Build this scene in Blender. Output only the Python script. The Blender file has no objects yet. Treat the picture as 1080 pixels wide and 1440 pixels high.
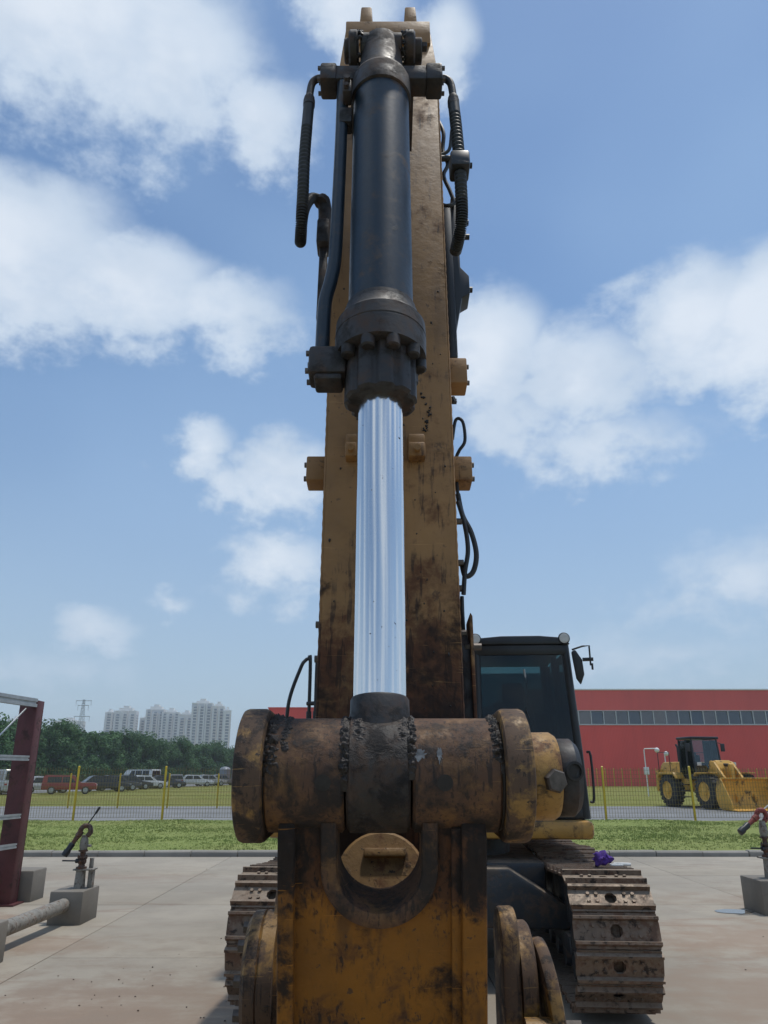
import bpy, bmesh, math, random
from mathutils import Matrix, Vector, noise as mnoise
R = math.radians
rnd = random.Random(7)
SC = bpy.context.scene
COL = SC.collection

# ------------------------------------------------------------------ camera
cam_d = bpy.data.cameras.new('camera')
cam = bpy.data.objects.new('camera', cam_d); COL.objects.link(cam)
cam.location = (0, 0, 1.7)
cam.rotation_euler = (R(90 + 18.75), 0, 0)
cam_d.sensor_fit = 'VERTICAL'; cam_d.sensor_height = 36; cam_d.sensor_width = 27; cam_d.lens = 27
cam_d.clip_start = 0.05; cam_d.clip_end = 9000
SC.camera = cam

# ------------------------------------------------------------------ sun, sky, exposure
SUN_EL, SUN_AZ = 76, 62          # the sun stands near the zenith, right of the machine, veiled by cloud
SUN_STRENGTH, SUN_ANGLE = 2.3, 4
SKY_STRENGTH = 0.13
EXPOSURE = 0.08
sd = Vector((math.sin(R(SUN_AZ)) * math.cos(R(SUN_EL)), math.cos(R(SUN_AZ)) * math.cos(R(SUN_EL)), math.sin(R(SUN_EL))))
sun_d = bpy.data.lights.new('sun', 'SUN'); sun_d.energy = SUN_STRENGTH; sun_d.angle = R(SUN_ANGLE); sun_d.color = (1.0, 0.95, 0.87)
sun = bpy.data.objects.new('sun', sun_d); COL.objects.link(sun)
sun.rotation_euler = sd.to_track_quat('Z', 'Y').to_euler(); sun.location = sd * 60
SC.view_settings.view_transform = 'Standard'; SC.view_settings.look = 'None'
SC.view_settings.gamma = 1.0; SC.view_settings.exposure = EXPOSURE
SC.view_settings.use_curve_mapping = False
SC.cycles.use_denoising = True
SC.cycles.max_bounces = 8; SC.cycles.transparent_max_bounces = 24


class NT:
    """small helper for node trees"""
    def __init__(s, tree):
        s.t = tree; s.n = tree.nodes; s.l = tree.links
    def new(s, kind, **kw):
        nd = s.n.new(kind)
        for k, v in kw.items():
            setattr(nd, k, v)
        return nd
    def put(s, sock, v):
        if isinstance(v, bpy.types.NodeSocket): s.l.new(v, sock)
        elif v is not None: sock.default_value = v
    def math(s, op, a, b=None, c=None, clamp=False):
        nd = s.new('ShaderNodeMath', operation=op, use_clamp=clamp)
        s.put(nd.inputs[0], a); s.put(nd.inputs[1], b); s.put(nd.inputs[2], c)
        return nd.outputs[0]
    def noise(s, vec, scale, detail=4, rough=0.55, dist=0.0):
        nd = s.new('ShaderNodeTexNoise'); s.put(nd.inputs['Vector'], vec)
        nd.inputs['Scale'].default_value = scale; nd.inputs['Detail'].default_value = detail
        nd.inputs['Roughness'].default_value = rough; nd.inputs['Distortion'].default_value = dist
        return nd.outputs['Fac']
    def step(s, v, a, b, lo=0.0, hi=1.0):
        nd = s.new('ShaderNodeMapRange', interpolation_type='SMOOTHSTEP')
        s.put(nd.inputs['Value'], v)
        s.put(nd.inputs['From Min'], a); s.put(nd.inputs['From Max'], b)
        s.put(nd.inputs['To Min'], lo); s.put(nd.inputs['To Max'], hi)
        return nd.outputs['Result']
    def mix(s, fac, a, b, mode='MIX'):
        nd = s.new('ShaderNodeMix', data_type='RGBA', blend_type=mode)
        s.put(nd.inputs[0], fac)
        for i, v in ((6, a), (7, b)):
            if isinstance(v, (tuple, list)) and len(v) == 3: v = (*v, 1)
            s.put(nd.inputs[i], v)
        return nd.outputs[2]
    def scale(s, vec, v):
        nd = s.new('ShaderNodeVectorMath', operation='MULTIPLY'); s.put(nd.inputs[0], vec); nd.inputs[1].default_value = v
        return nd.outputs[0]
    def shift(s, vec, v):
        nd = s.new('ShaderNodeVectorMath', operation='ADD'); s.put(nd.inputs[0], vec); s.put(nd.inputs[1], v)
        return nd.outputs[0]


def build_world():
    w = bpy.data.worlds.new('World'); SC.world = w; w.use_nodes = True
    t = NT(w.node_tree); t.n.clear()
    out = t.new('ShaderNodeOutputWorld'); bg = t.new('ShaderNodeBackground')
    sky = t.new('ShaderNodeTexSky', sky_type='NISHITA', sun_disc=False)
    sky.sun_elevation = R(SUN_EL); sky.sun_rotation = R(SUN_AZ)
    sky.altitude = 50; sky.air_density = 1.0; sky.dust_density = .6; sky.ozone_density = 1.6
    d = t.new('ShaderNodeTexCoord').outputs['Generated']
    sep = t.new('ShaderNodeSeparateXYZ'); t.put(sep.inputs[0], d)
    X, Y, Z = sep.outputs
    az = t.math('MULTIPLY', t.math('ARCTAN2', X, Y), 57.2958)
    el = t.math('MULTIPLY', t.math('ARCSINE', Z), 57.2958)
    cmb = t.new('ShaderNodeCombineXYZ')
    t.put(cmb.inputs[0], X); t.put(cmb.inputs[1], Y); t.put(cmb.inputs[2], t.math('MULTIPLY', Z, 1.45))
    pv = cmb.outputs[0]
    big = t.noise(pv, 3.2, 3, 0.5)
    fbm = t.noise(pv, 8.5, 6, 0.58, 0.15)
    fine = t.noise(pv, 24.0, 4, 0.6)
    # individual cumulus: (azimuth, elevation, half width, half height, strength) in degrees
    cumulus = [(-31, 49.5, 16, 7, 1.1), (-20, 48.2, 10, 5.4, .95), (-12.5, 45.6, 6.5, 3.4, .8),
               (-32, 34.8, 12.5, 4.8, 1.1), (-22, 33.6, 9.5, 3.8, .95), (-13.5, 32.9, 7, 2.8, .75), (-30, 31, 11, 2.6, .7),
               (-14.8, 23.0, 3.0, 2.5, 1.0), (-8.2, 21.8, 5.0, 2.9, .95), (-12.6, 20.6, 3.0, 1.6, .6),
               (-8.2, 15.2, 4.2, 2.1, .85), (-21, 9.6, 3.4, 1.5, .7), (-16, 11.6, 1.8, .9, .5), (-6, 12.8, 5, 1.2, .4),
               (9.2, 30.6, 5.4, 4.6, 1.1), (24.5, 30.8, 7.0, 4.2, 1.2), (31, 29.5, 6.5, 5.0, 1.2), (16, 28.2, 8, 3.8, .8),
               (17, 23.2, 8, 2.2, .55), (11, 25.4, 6, 2.6, .55), (38, 27, 7, 5, .8), (25, 12.8, 8, 2.8, .6), (12, 8.5, 6, 1.2, .3),
               (-4.5, 52.5, 7, 3.2, .9), (6.2, 50.4, 3.4, 2.8, .8), (-27, 6.5, 8, 1.6, .35), (21, 7.5, 8, 1.6, .35)]
    warp = t.math('MULTIPLY_ADD', fbm, 7.0, -3.5)
    ae = t.new('ShaderNodeCombineXYZ')
    t.put(ae.inputs[0], t.math('ADD', az, warp))
    t.put(ae.inputs[1], t.math('ADD', el, t.math('MULTIPLY_ADD', fine, 4.0, -2.0)))
    m = None
    for a, e, ra, re, st in cumulus:
        vm = t.new('ShaderNodeVectorMath', operation='MULTIPLY_ADD'); t.put(vm.inputs[0], ae.outputs[0])
        vm.inputs[1].default_value = (1 / ra, 1 / re, 0); vm.inputs[2].default_value = (-a / ra, -e / re, 0)
        mx = t.new('ShaderNodeVectorMath', operation='MAXIMUM'); t.put(mx.inputs[0], vm.outputs[0]); t.put(mx.inputs[1], t.scale(vm.outputs[0], (-1, -.72, 0)))
        ln = t.new('ShaderNodeVectorMath', operation='LENGTH'); t.put(ln.inputs[0], mx.outputs[0])
        g = t.math('MULTIPLY_ADD', ln.outputs['Value'], -st, st)
        m = g if m is None else t.math('MAXIMUM', m, g)
    # the rest of the sky carries the same broken cumulus
    away = t.step(t.math('ABSOLUTE', az), 36, 48)
    over = t.step(el, 54, 64)
    rest = t.math('MAXIMUM', away, over)
    gen = t.math('MULTIPLY', t.math('SUBTRACT', big, 0.5), 5.0)
    mm = t.new('ShaderNodeMix', data_type='FLOAT')
    t.put(mm.inputs[0], rest); t.put(mm.inputs[2], m); t.put(mm.inputs[3], gen)
    body = t.math('ADD', mm.outputs[0], t.math('MULTIPLY', t.math('SUBTRACT', fbm, 0.5), 1.25))
    body = t.math('ADD', body, t.math('MULTIPLY', t.math('SUBTRACT', fine, 0.5), 0.55))
    dens = t.step(body, -0.14, 0.46)
    dens = t.math('MULTIPLY', dens, t.step(el, 1.0, 16, 0.42, 0.88))
    core = t.step(body, 0.15, 1.1)
    # colours
    haze = t.step(el, -2, 32, 0.78, 0.0)
    base = t.mix(1.0, sky.outputs[0], (0.84, 0.97, 1.02), 'MULTIPLY')
    base = t.mix(haze, base, (3.05, 3.85, 4.8))
    veil = t.math('MULTIPLY', t.step(t.noise(pv, 1.8, 2, 0.6), 0.42, 0.75), 0.35)
    base = t.mix(veil, base, (2.7, 4.0, 5.8))
    cloud = t.mix(core, (4.5, 5.3, 6.3), (6.0, 6.5, 7.1))
    cloud = t.mix(t.step(t.noise(pv, 7, 3, 0.6), 0.42, 0.68, 0, 0.5), cloud, (4.0, 4.8, 5.8))
    col = t.mix(dens, base, cloud)
    t.put(bg.inputs['Color'], col); bg.inputs['Strength'].default_value = SKY_STRENGTH
    t.l.new(bg.outputs[0], out.inputs[0])
    w.cycles.sampling_method = 'MANUAL'; w.cycles.sample_map_resolution = 256
build_world()

# ------------------------------------------------------------------ geometry helpers
class G:
    """collects vertices and faces; every method may take a matrix M"""
    def __init__(s): s.v = []; s.f = []
    def add(s, vs, fs, M=None):
        o = len(s.v)
        s.v += [tuple(M @ Vector(p)) if M is not None else tuple(p) for p in vs]
        s.f += [tuple(i + o for i in f) for f in fs]
        return s
    def join(s, g, M=None): return s.add(g.v, g.f, M)
    def bm_add(s, bm, M=None):
        bm.verts.index_update()
        return s.add([v.co.copy() for v in bm.verts], [[v.index for v in f.verts] for f in bm.faces], M)
    def box(s, lo, hi, M=None, bev=0.0):
        x0, y0, z0 = [min(a, b) for a, b in zip(lo, hi)]; x1, y1, z1 = [max(a, b) for a, b in zip(lo, hi)]
        vs = [(x0, y0, z0), (x1, y0, z0), (x1, y1, z0), (x0, y1, z0), (x0, y0, z1), (x1, y0, z1), (x1, y1, z1), (x0, y1, z1)]
        fs = [(0, 3, 2, 1), (4, 5, 6, 7), (0, 1, 5, 4), (1, 2, 6, 5), (2, 3, 7, 6), (3, 0, 4, 7)]
        if bev <= 0: return s.add(vs, fs, M)
        bm = bmesh.new(); bv = [bm.verts.new(p) for p in vs]
        for f in fs: bm.faces.new([bv[i] for i in f])
        bmesh.ops.bevel(bm, geom=bm.edges[:], offset=min(bev, .45 * min(x1 - x0, y1 - y0, z1 - z0)), segments=2, profile=0.5, affect='EDGES')
        s.bm_add(bm, M); bm.free(); return s
    def cyl(s, p0, p1, r0, r1=None, seg=24, M=None, cap=True, ch=0.0):
        p0 = Vector(p0); p1 = Vector(p1); L = (p1 - p0).length
        r1 = r0 if r1 is None else r1
        pr = [(0, r0), (L, r1)] if ch <= 0 else [(0, r0 - ch), (ch, r0), (L - ch, r1), (L, r1 - ch)]
        return s.lathe(p0, p1 - p0, pr, seg, M, cap)
    def lathe(s, o, axis, prof, seg=32, M=None, cap=True, rfun=None):
        a = Vector(axis).normalized(); o = Vector(o)
        q = a.orthogonal().normalized(); w = a.cross(q)
        vs = []; fs = []
        for t, r in prof:
            for k in range(seg):
                th = 2 * math.pi * k / seg
                rr = r if rfun is None else rfun(t, r, th)
                vs.append(o + a * t + (q * math.cos(th) + w * math.sin(th)) * rr)
        n = len(prof)
        for i in range(n - 1):
            for k in range(seg):
                k2 = (k + 1) % seg
                fs.append((i * seg + k, i * seg + k2, (i + 1) * seg + k2, (i + 1) * seg + k))
        if cap:
            fs.append(tuple(range(seg))[::-1]); fs.append(tuple((n - 1) * seg + k for k in range(seg)))
        return s.add(vs, fs, M)
    def tube(s, pts, r, seg=10, M=None, smooth=6, rfun=None, cap=True):
        P = [Vector(p) for p in pts]
        if smooth > 1 and len(P) > 2:
            Q = []
            for i in range(len(P) - 1):
                a = P[max(i - 1, 0)]; b = P[i]; c = P[i + 1]; d = P[min(i + 2, len(P) - 1)]
                for k in range(smooth):
                    t = k / smooth
                    Q.append(.5 * ((2 * b) + (c - a) * t + (2 * a - 5 * b + 4 * c - d) * t * t + (3 * b - a - 3 * c + d) * t ** 3))
            Q.append(P[-1]); P = Q
        T = [(P[min(i + 1, len(P) - 1)] - P[max(i - 1, 0)]).normalized() for i in range(len(P))]
        q = T[0].orthogonal().normalized(); vs = []; fs = []
        for i, (p, tg) in enumerate(zip(P, T)):
            q = (q - tg * q.dot(tg)).normalized(); w = tg.cross(q)
            rr = r if rfun is None else rfun(i, len(P))
            for k in range(seg):
                th = 2 * math.pi * k / seg
                vs.append(p + (q * math.cos(th) + w * math.sin(th)) * rr)
        for i in range(len(P) - 1):
            for k in range(seg):
                k2 = (k + 1) % seg
                fs.append((i * seg + k, i * seg + k2, (i + 1) * seg + k2, (i + 1) * seg + k))
        if cap:
            fs.append(tuple(range(seg))[::-1]); fs.append(tuple((len(P) - 1) * seg + k for k in range(seg)))
        return s.add(vs, fs, M)
    def prism(s, poly, axis, a, b, M=None, bev=0.0):
        """extrude a 2D outline along axis x, y or z from a to b"""
        def p3(p, h):
            return {'x': (h, p[0], p[1]), 'y': (p[0], h, p[1]), 'z': (p[0], p[1], h)}[axis]
        n = len(poly)
        vs = [p3(p, a) for p in poly] + [p3(p, b) for p in poly]
        fs = [tuple(range(n)), tuple(range(2 * n - 1, n - 1, -1))] + [(i, i + n, (i + 1) % n + n, (i + 1) % n) for i in range(n)]
        bm = bmesh.new(); bv = [bm.verts.new(p) for p in vs]
        for f in fs: bm.faces.new([bv[i] for i in f])
        bmesh.ops.recalc_face_normals(bm, faces=bm.faces[:])
        if bev > 0:
            es = [e for e in bm.edges if e.calc_face_angle(0) > 0.5]
            bmesh.ops.bevel(bm, geom=es, offset=bev, segments=2, profile=0.5, affect='EDGES', clamp_overlap=True)
        s.bm_add(bm, M); bm.free(); return s
    def lump(s, c, r, seed, rough=.45, sub=1, sq=(1, 1, 1)):
        bm = bmesh.new(); bmesh.ops.create_icosphere(bm, subdivisions=sub, radius=1.0)
        for v in bm.verts:
            k = 1 + rough * (mnoise.noise(v.co * 1.7 + Vector((seed * 3.1, seed * 1.7, seed))) + .4 * mnoise.noise(v.co * 4 + Vector((seed, 0, seed))))
            v.co = Vector((v.co.x * sq[0], v.co.y * sq[1], v.co.z * sq[2])) * r * k + Vector(c)
        s.bm_add(bm); bm.free(); return s


ORG = {}
def make(name, g, mat, parent=None, angle=35, kind=None, label=None):
    """one mesh object; its vertices are given in the frame of its thing"""
    vs = g.v
    c = Vector([(min(p[i] for p in vs) + max(p[i] for p in vs)) / 2 for i in range(3)])
    me = bpy.data.meshes.new(name)
    me.from_pydata([(p[0] - c[0], p[1] - c[1], p[2] - c[2]) for p in vs], [], g.f)
    me.validate()
    bm = bmesh.new(); bm.from_mesh(me); bmesh.ops.recalc_face_normals(bm, faces=bm.faces[:]) if len(g.f) < 30000 else None
    bm.to_mesh(me); bm.free()
    if angle:
        me.polygons.foreach_set('use_smooth', [True] * len(me.polygons))
        me.set_sharp_from_angle(angle=R(angle))
    me.materials.append(mat)
    o = bpy.data.objects.new(name, me); COL.objects.link(o)
    base = Vector((0, 0, 0))
    if parent is not None:
        o.parent = parent; base = ORG.get(parent.name, Vector((0, 0, 0)))
    o.location = c - base; ORG[o.name] = c
    if kind: o['kind'] = kind
    if label: o['label'] = label
    return o

def thing(name, label, cat, loc=(0, 0, 0), rotz=0.0, group=None, world=False):
    o = bpy.data.objects.new(name, None); COL.objects.link(o); o.location = loc; o.rotation_euler = (0, 0, rotz)
    o.empty_display_size = .2
    o['label'] = label; o['category'] = cat
    if group: o['group'] = group
    ORG[o.name] = Vector(loc) if world else Vector((0, 0, 0))
    return o
def tag(o, label, cat, group=None):
    o['label'] = label; o['category'] = cat
    if group: o['group'] = group
    return o
def struct(o): o['kind'] = 'structure'; return o
def inst(src, parent, loc, rot=(0, 0, 0), mat=None):
    """a copy sharing mesh data, placed in its thing's frame"""
    c = src.copy(); COL.objects.link(c); c.parent = parent
    c.location = Vector(loc) - (ORG.get(parent.name, Vector((0, 0, 0))) if parent is not None else Vector((0, 0, 0)))
    c.rotation_euler = rot
    ORG[c.name] = Vector(loc)
    return c
def copy_tree(o, parent=None):
    c = o.copy(); COL.objects.link(c); c.parent = parent; ORG[c.name] = ORG.get(o.name, Vector((0, 0, 0)))
    for ch in list(o.children): copy_tree(ch, c)
    return c
def frame(o, yax, zax):
    """matrix of a leaning frame: x to the right, y away from the camera, z along the member"""
    x = Vector((1, 0, 0)); y = Vector(yax).normalized(); z = Vector(zax).normalized()
    return Matrix(((x.x, y.x, z.x, o[0]), (x.y, y.y, z.y, o[1]), (x.z, y.z, z.z, o[2]), (0, 0, 0, 1)))

# ------------------------------------------------------------------ materials
def mat_new(name):
    m = bpy.data.materials.new(name); m.use_nodes = True
    t = NT(m.node_tree); b = t.n['Principled BSDF']
    return m, t, b
def coords(t, world=False):
    if world: return t.new('ShaderNodeNewGeometry').outputs['Position']
    return t.new('ShaderNodeTexCoord').outputs['Object']
def bump(t, b, h, dist, strength=0.5):
    nd = t.new('ShaderNodeBump'); nd.inputs['Strength'].default_value = strength; nd.inputs['Distance'].default_value = dist
    t.put(nd.inputs['Height'], h); t.l.new(nd.outputs[0], b.inputs['Normal'])

def worn(name, base, dirt=(0.03, 0.018, 0.012), rust=(0.085, 0.036, 0.018), d_amt=.5, r_amt=.4, scale=1.0, rough=.5, streak=.3, chips=.3, metallic=0.0, world=True, dust=0.0, zone=None, soft=.05, bmp=.45, runs=0.0):
    """painted or bare steel with fading, grime patches, rust bloom, drips and chips"""
    m, t, b = mat_new(name)
    P = coords(t, world)
    n1 = t.noise(P, 3.2 * scale, 5, .62, .4)
    n2 = t.noise(P, 9 * scale, 6, .7, .2)
    n3 = t.noise(P, 42 * scale, 3, .65)
    c = t.mix(t.step(n1, .3, .7), tuple(x * .80 for x in base), tuple(min(1, x * 1.12) for x in base))
    c = t.mix(t.step(n2, .35, .8, 0, .4), c, tuple(x * .55 for x in base))
    gr = t.math('ADD', t.math('MULTIPLY', n1, .5), t.math('MULTIPLY', n2, .5))
    if zone is not None:
        gr = t.math('ADD', gr, zone(t))
    q = .62 - .24 * r_amt
    rm = t.step(gr, q - soft, q + soft * 1.2)
    c = t.mix(t.math('MULTIPLY', rm, .9), c, t.mix(n3, rust, tuple(x * 1.9 for x in rust)))
    if streak > 0:
        st = t.noise(t.scale(P, (16 * scale, 16 * scale, 1.6 * scale)), 1.0, 3, .6, .3)
        c = t.mix(t.math('MULTIPLY', t.step(st, .56, .70), streak), c, dirt)
    q = .63 - .25 * d_amt
    dg = t.noise(t.shift(P, (3.7, 1.3, 2.1)), 6 * scale, 6, .68, .3)
    if zone is not None:
        dg = t.math('ADD', dg, zone(t))
    dm = t.step(dg, q - soft, q + soft * 1.4)
    c = t.mix(t.math('MULTIPLY', dm, .93), c, dirt)
    if runs > 0:
        rn = t.noise(t.scale(P, (70 * scale, 70 * scale, 3.2 * scale)), 1.0, 3, .6, .2)
        c = t.mix(t.math('MULTIPLY', t.math('MULTIPLY', t.step(rn, .56, .62), t.step(gr, q - .16, q - .02)), runs), c, dirt)
        sc = t.noise(t.scale(P, (6 * scale, 6 * scale, 90 * scale)), 1.0, 2, .5, 1.5)
        c = t.mix(t.math('MULTIPLY', t.step(sc, .70, .73), .5 * runs), c, tuple(min(1, x * 1.7 + .02) for x in base))
    if chips > 0:
        c = t.mix(t.math('MULTIPLY', t.step(t.noise(P, 26 * scale, 3, .75), .64, .68), chips), c, (.03, .02, .016))
    if dust > 0:
        nz = t.new('ShaderNodeSeparateXYZ'); t.put(nz.inputs[0], t.new('ShaderNodeNewGeometry').outputs['Normal'])
        c = t.mix(t.math('MULTIPLY', t.step(nz.outputs[2], .2, .9), t.math('MULTIPLY', t.step(n2, .3, .6), dust)), c, (.31, .25, .19))
    t.put(b.inputs['Base Color'], c)
    t.put(b.inputs['Roughness'], t.math('ADD', t.math('MULTIPLY', t.math('ADD', rm, dm, clamp=True), .28), t.math('MULTIPLY_ADD', n3, .25, rough - .12)))
    b.inputs['Metallic'].default_value = metallic
    bump(t, b, t.math('ADD', t.math('MULTIPLY', n2, .5), t.math('ADD', t.math('MULTIPLY', n3, .3), t.math('MULTIPLY', dm, .4))), .006, bmp)
    return m

def plain(name, base, rough=.6, metallic=0.0, var=.25, scale=6.0, bmp=.0, world=False, fine=60):
    m, t, b = mat_new(name)
    P = coords(t, world)
    n = t.noise(P, scale, 6, .6); f = t.noise(P, fine, 4, .6)
    k = t.math('ADD', t.math('MULTIPLY', n, .7), t.math('MULTIPLY', f, .3))
    c = t.mix(t.step(k, .3, .7), tuple(x * (1 - var) for x in base), tuple(min(1, x * (1 + var)) for x in base))
    t.put(b.inputs['Base Color'], c); b.inputs['Metallic'].default_value = metallic
    t.put(b.inputs['Roughness'], t.math('MULTIPLY_ADD', f, .2, rough - .1))
    if bmp: bump(t, b, k, bmp, .5)
    return m

def glass(name, tint, gloss=1.45, rough=.02):
    m, t, b = mat_new(name); t.n.remove(b)
    out = t.n['Material Output']
    tr = t.new('ShaderNodeBsdfTransparent'); tr.inputs[0].default_value = (*tint, 1)
    gl = t.new('ShaderNodeBsdfGlossy'); gl.inputs['Roughness'].default_value = rough
    fr = t.new('ShaderNodeFresnel'); fr.inputs[0].default_value = gloss
    mx = t.new('ShaderNodeMixShader')
    t.l.new(fr.outputs[0], mx.inputs[0]); t.l.new(tr.outputs[0], mx.inputs[1]); t.l.new(gl.outputs[0], mx.inputs[2])
    t.l.new(mx.outputs[0], out.inputs[0])
    return m

YEL = (.40, .215, .042)
def low_zone(t):      # grease flung up over the lower stick
    s = t.new('ShaderNodeSeparateXYZ'); t.put(s.inputs[0], coords(t, True))
    return t.step(s.outputs[2], 1.72, 2.50, .19, .0)
M_STICK = worn('stick_paint', (.305, .160, .055), r_amt=.10, d_amt=-.02, rough=.55, streak=.25, chips=.5, scale=.9, zone=low_zone, soft=.06, runs=.7, rust=(.062, .022, .011), dirt=(.020, .010, .007))
def link_zone(t):     # grease that ran down from the drum
    s = t.new('ShaderNodeSeparateXYZ'); t.put(s.inputs[0], coords(t, True))
    return t.step(s.outputs[2], 1.38, 1.62, .0, .20)
M_LINK = worn('link_paint', (.25, .092, .003), zone=link_zone, soft=.06, runs=.8, r_amt=.24, d_amt=.10, rough=.66, streak=.5, chips=.7, scale=1.5, dirt=(.014, .010, .008), rust=(.05, .022, .012))
M_DRUM = worn('greasy_drum', (.21, .10, .028), soft=.085, runs=.7, r_amt=.76, d_amt=.45, rough=.5, streak=.3, chips=.5, scale=1.9, dirt=(.014, .011, .010), rust=(.06, .03, .018))
M_PLATE = worn('link_plate_paint', (.32, .175, .045), soft=.04, runs=.6, r_amt=.60, d_amt=.28, rough=.5, streak=.15, chips=.9, scale=1.6, dirt=(.02, .015, .013), rust=(.05, .03, .022))
M_YBODY = worn('machine_yellow', YEL, r_amt=.15, d_amt=.22, rough=.45, streak=.25, chips=.3, scale=.7, dust=.3)
M_COLLAR = worn('collar_paint', (.36, .195, .045), r_amt=.30, d_amt=.22, rough=.5, streak=.3, chips=.6, scale=2.4, runs=.6, soft=.06, dirt=(.02, .014, .011))
M_NOSE = worn('nose_paint', (.27, .155, .055), r_amt=.30, d_amt=.15, rough=.6, streak=0, chips=1.0, scale=2.6, dirt=(.03, .02, .015))
M_YLOAD = worn('loader_yellow', (.68, .37, .05), r_amt=.1, d_amt=.12, rough=.45, streak=.1, chips=.1, scale=.35, dust=.15)
M_GREASE = plain('old_grease', (.014, .011, .010), .55, var=.6, scale=25, bmp=.004, world=True)
M_BARREL = worn('barrel_paint', (.009, .022, .038), r_amt=.12, d_amt=-.2, rough=.40, bmp=.10, soft=.08, streak=.0, chips=.25, scale=2.2, dirt=(.03, .03, .03), rust=(.07, .045, .03))
M_CAST = worn('dark_casting', (.028, .026, .027), r_amt=.35, d_amt=.3, bmp=.25, soft=.08, rough=.52, streak=.0, chips=.2, scale=2.2, rust=(.05, .03, .022), dirt=(.012, .011, .011))
M_EYE = worn('caked_eye', (.030, .024, .020), r_amt=.45, d_amt=.35, rough=.6, streak=.6, chips=.4, scale=3.0, rust=(.05, .03, .02), dirt=(.010, .008, .008), bmp=.9, soft=.08)
M_BLACK = plain('black_paint', (.012, .014, .016), .42, var=.4, scale=5)
M_HOSE = plain('black_hose', (.018, .019, .020), .5, var=.4, scale=30, world=True)
M_TRACK = worn('track_steel', (.185, .128, .088), r_amt=.42, d_amt=.22, rough=.55, streak=.0, chips=.2, scale=2.4, metallic=.35, rust=(.10, .055, .035), dirt=(.03, .022, .018), dust=.9)
M_UNDER = worn('undercarriage_black', (.018, .024, .030), r_amt=.25, d_amt=.2, rough=.5, chips=.3, dust=.55, rust=(.06, .04, .03), dirt=(.05, .04, .032))
M_GALV = plain('galvanised', (.42, .44, .45), .45, .6, .15, 8)
M_BOLT = plain('bolt_steel', (.10, .085, .075), .5, .5, .4, 30)
M_GLASS = glass('cab_glass', (.20, .32, .33), 1.5)
M_CLEAR = glass('loader_glass', (.62, .72, .74), 1.55)
M_LAMP = plain('lamp_lens', (.55, .56, .54), .18, .0, .1)
M_TYRE = plain('tyre_rubber', (.028, .027, .026), .8, 0, .3, 4, .01)

def chrome():
    m, t, b = mat_new('chrome_rod')
    P = coords(t)
    b.inputs['Metallic'].default_value = 1.0
    st = t.noise(t.scale(P, (14, 14, .5)), 1.0, 2, .5)
    dots = t.step(t.noise(P, 95, 2, .5), .735, .76)
    c = t.mix(t.step(st, .35, .75, 0, .12), (.85, .825, .79), (.74, .72, .69))
    c = t.mix(dots, c, (.05, .045, .04))
    t.put(b.inputs['Base Color'], c)
    t.put(b.inputs['Roughness'], t.math('ADD', t.step(st, .3, .8, .17, .20), t.math('MULTIPLY', dots, .5)))
    return m
M_CHROME = chrome()

def concrete(name, base, stain=(.20, .115, .075), world=True, zones=(), jitter=.12, rough=.85, cracks=False):
    m, t, b = mat_new(name)
    P = coords(t, world)
    n1 = t.noise(P, .35, 7, .6, .3); n2 = t.noise(P, 2.4, 8, .65); n3 = t.noise(P, 30, 5, .65); n4 = t.noise(P, 160, 3, .6)
    c = t.mix(t.step(n1, .3, .7), tuple(x * .80 for x in base), tuple(x * 1.12 for x in base))
    c = t.mix(t.step(n2, .38, .72, 0, .4), c, tuple(x * .66 for x in base))
    c = t.mix(t.step(n3, .5, .8, 0, .35), c, tuple(x * 1.35 for x in base))
    c = t.mix(t.step(n4, .62, .75, 0, .45), c, tuple(x * .45 for x in base))
    st = t.noise(t.scale(P, (.7, 2.6, 1)), 1.0, 7, .72, .6)
    c = t.mix(t.step(st, .55, .70, 0, .45), c, stain)
    if zones:
        sp = t.new('ShaderNodeSeparateXYZ'); t.put(sp.inputs[0], P)
        for (x, y, rx, ry, amt, colr) in zones:
            u = t.math('MULTIPLY', t.math('SUBTRACT', sp.outputs[0], x), 1 / rx); v = t.math('MULTIPLY', t.math('SUBTRACT', sp.outputs[1], y), 1 / ry)
            r = t.math('SQRT', t.math('MULTIPLY_ADD', u, u, t.math('MULTIPLY', v, v)))
            k = t.math('ADD', t.math('SUBTRACT', 1.0, r), t.math('MULTIPLY', t.math('SUBTRACT', n2, .5), 2.2))
            k = t.math('ADD', k, t.math('MULTIPLY', t.math('SUBTRACT', st, .5), 1.5))
            c = t.mix(t.step(k, -.1, .9, 0, amt), c, colr)
    if cracks:
        ck = t.math('ABSOLUTE', t.math('SUBTRACT', t.noise(P, .33, 7, .62, .5), .5))
        c = t.mix(t.math('MULTIPLY', t.step(ck, .0015, .0045, .75, 0), t.step(t.noise(t.shift(P, (9, 4, 0)), .5, 2), .46, .56)), c, (.06, .05, .042))
    if jitter:
        rd = t.new('ShaderNodeObjectInfo').outputs['Random']
        c = t.mix(t.math('MULTIPLY', rd, jitter * 2), c, tuple(x * .7 for x in base))
    t.put(b.inputs['Base Color'], c); b.inputs['Roughness'].default_value = rough
    bump(t, b, t.math('ADD', n3, t.math('MULTIPLY', n4, .4)), .004, .5)
    return m
RED_DUST = (.26, .16, .10); SAND = (.30, .205, .14)
M_SLAB = concrete('yard_concrete', (.345, .302, .238), zones=[(-2.2, 6.3, 2.6, 1.7, .85, RED_DUST), (.4, 6.6, 5.0, 3.0, .45, (.235, .19, .145)), (-3.6, 9.0, 1.6, .5, .45, RED_DUST), (4.4, 9.3, 2.6, 1.3, .7, SAND), (3.2, 7.0, 1.6, 1.6, .6, SAND), (-5.4, 10.4, 1.5, 1.0, .6, RED_DUST), (6.5, 12.0, 3.5, 1.2, .45, SAND), (-6, 14.5, 5, .7, .3, RED_DUST)], cracks=False)
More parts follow.
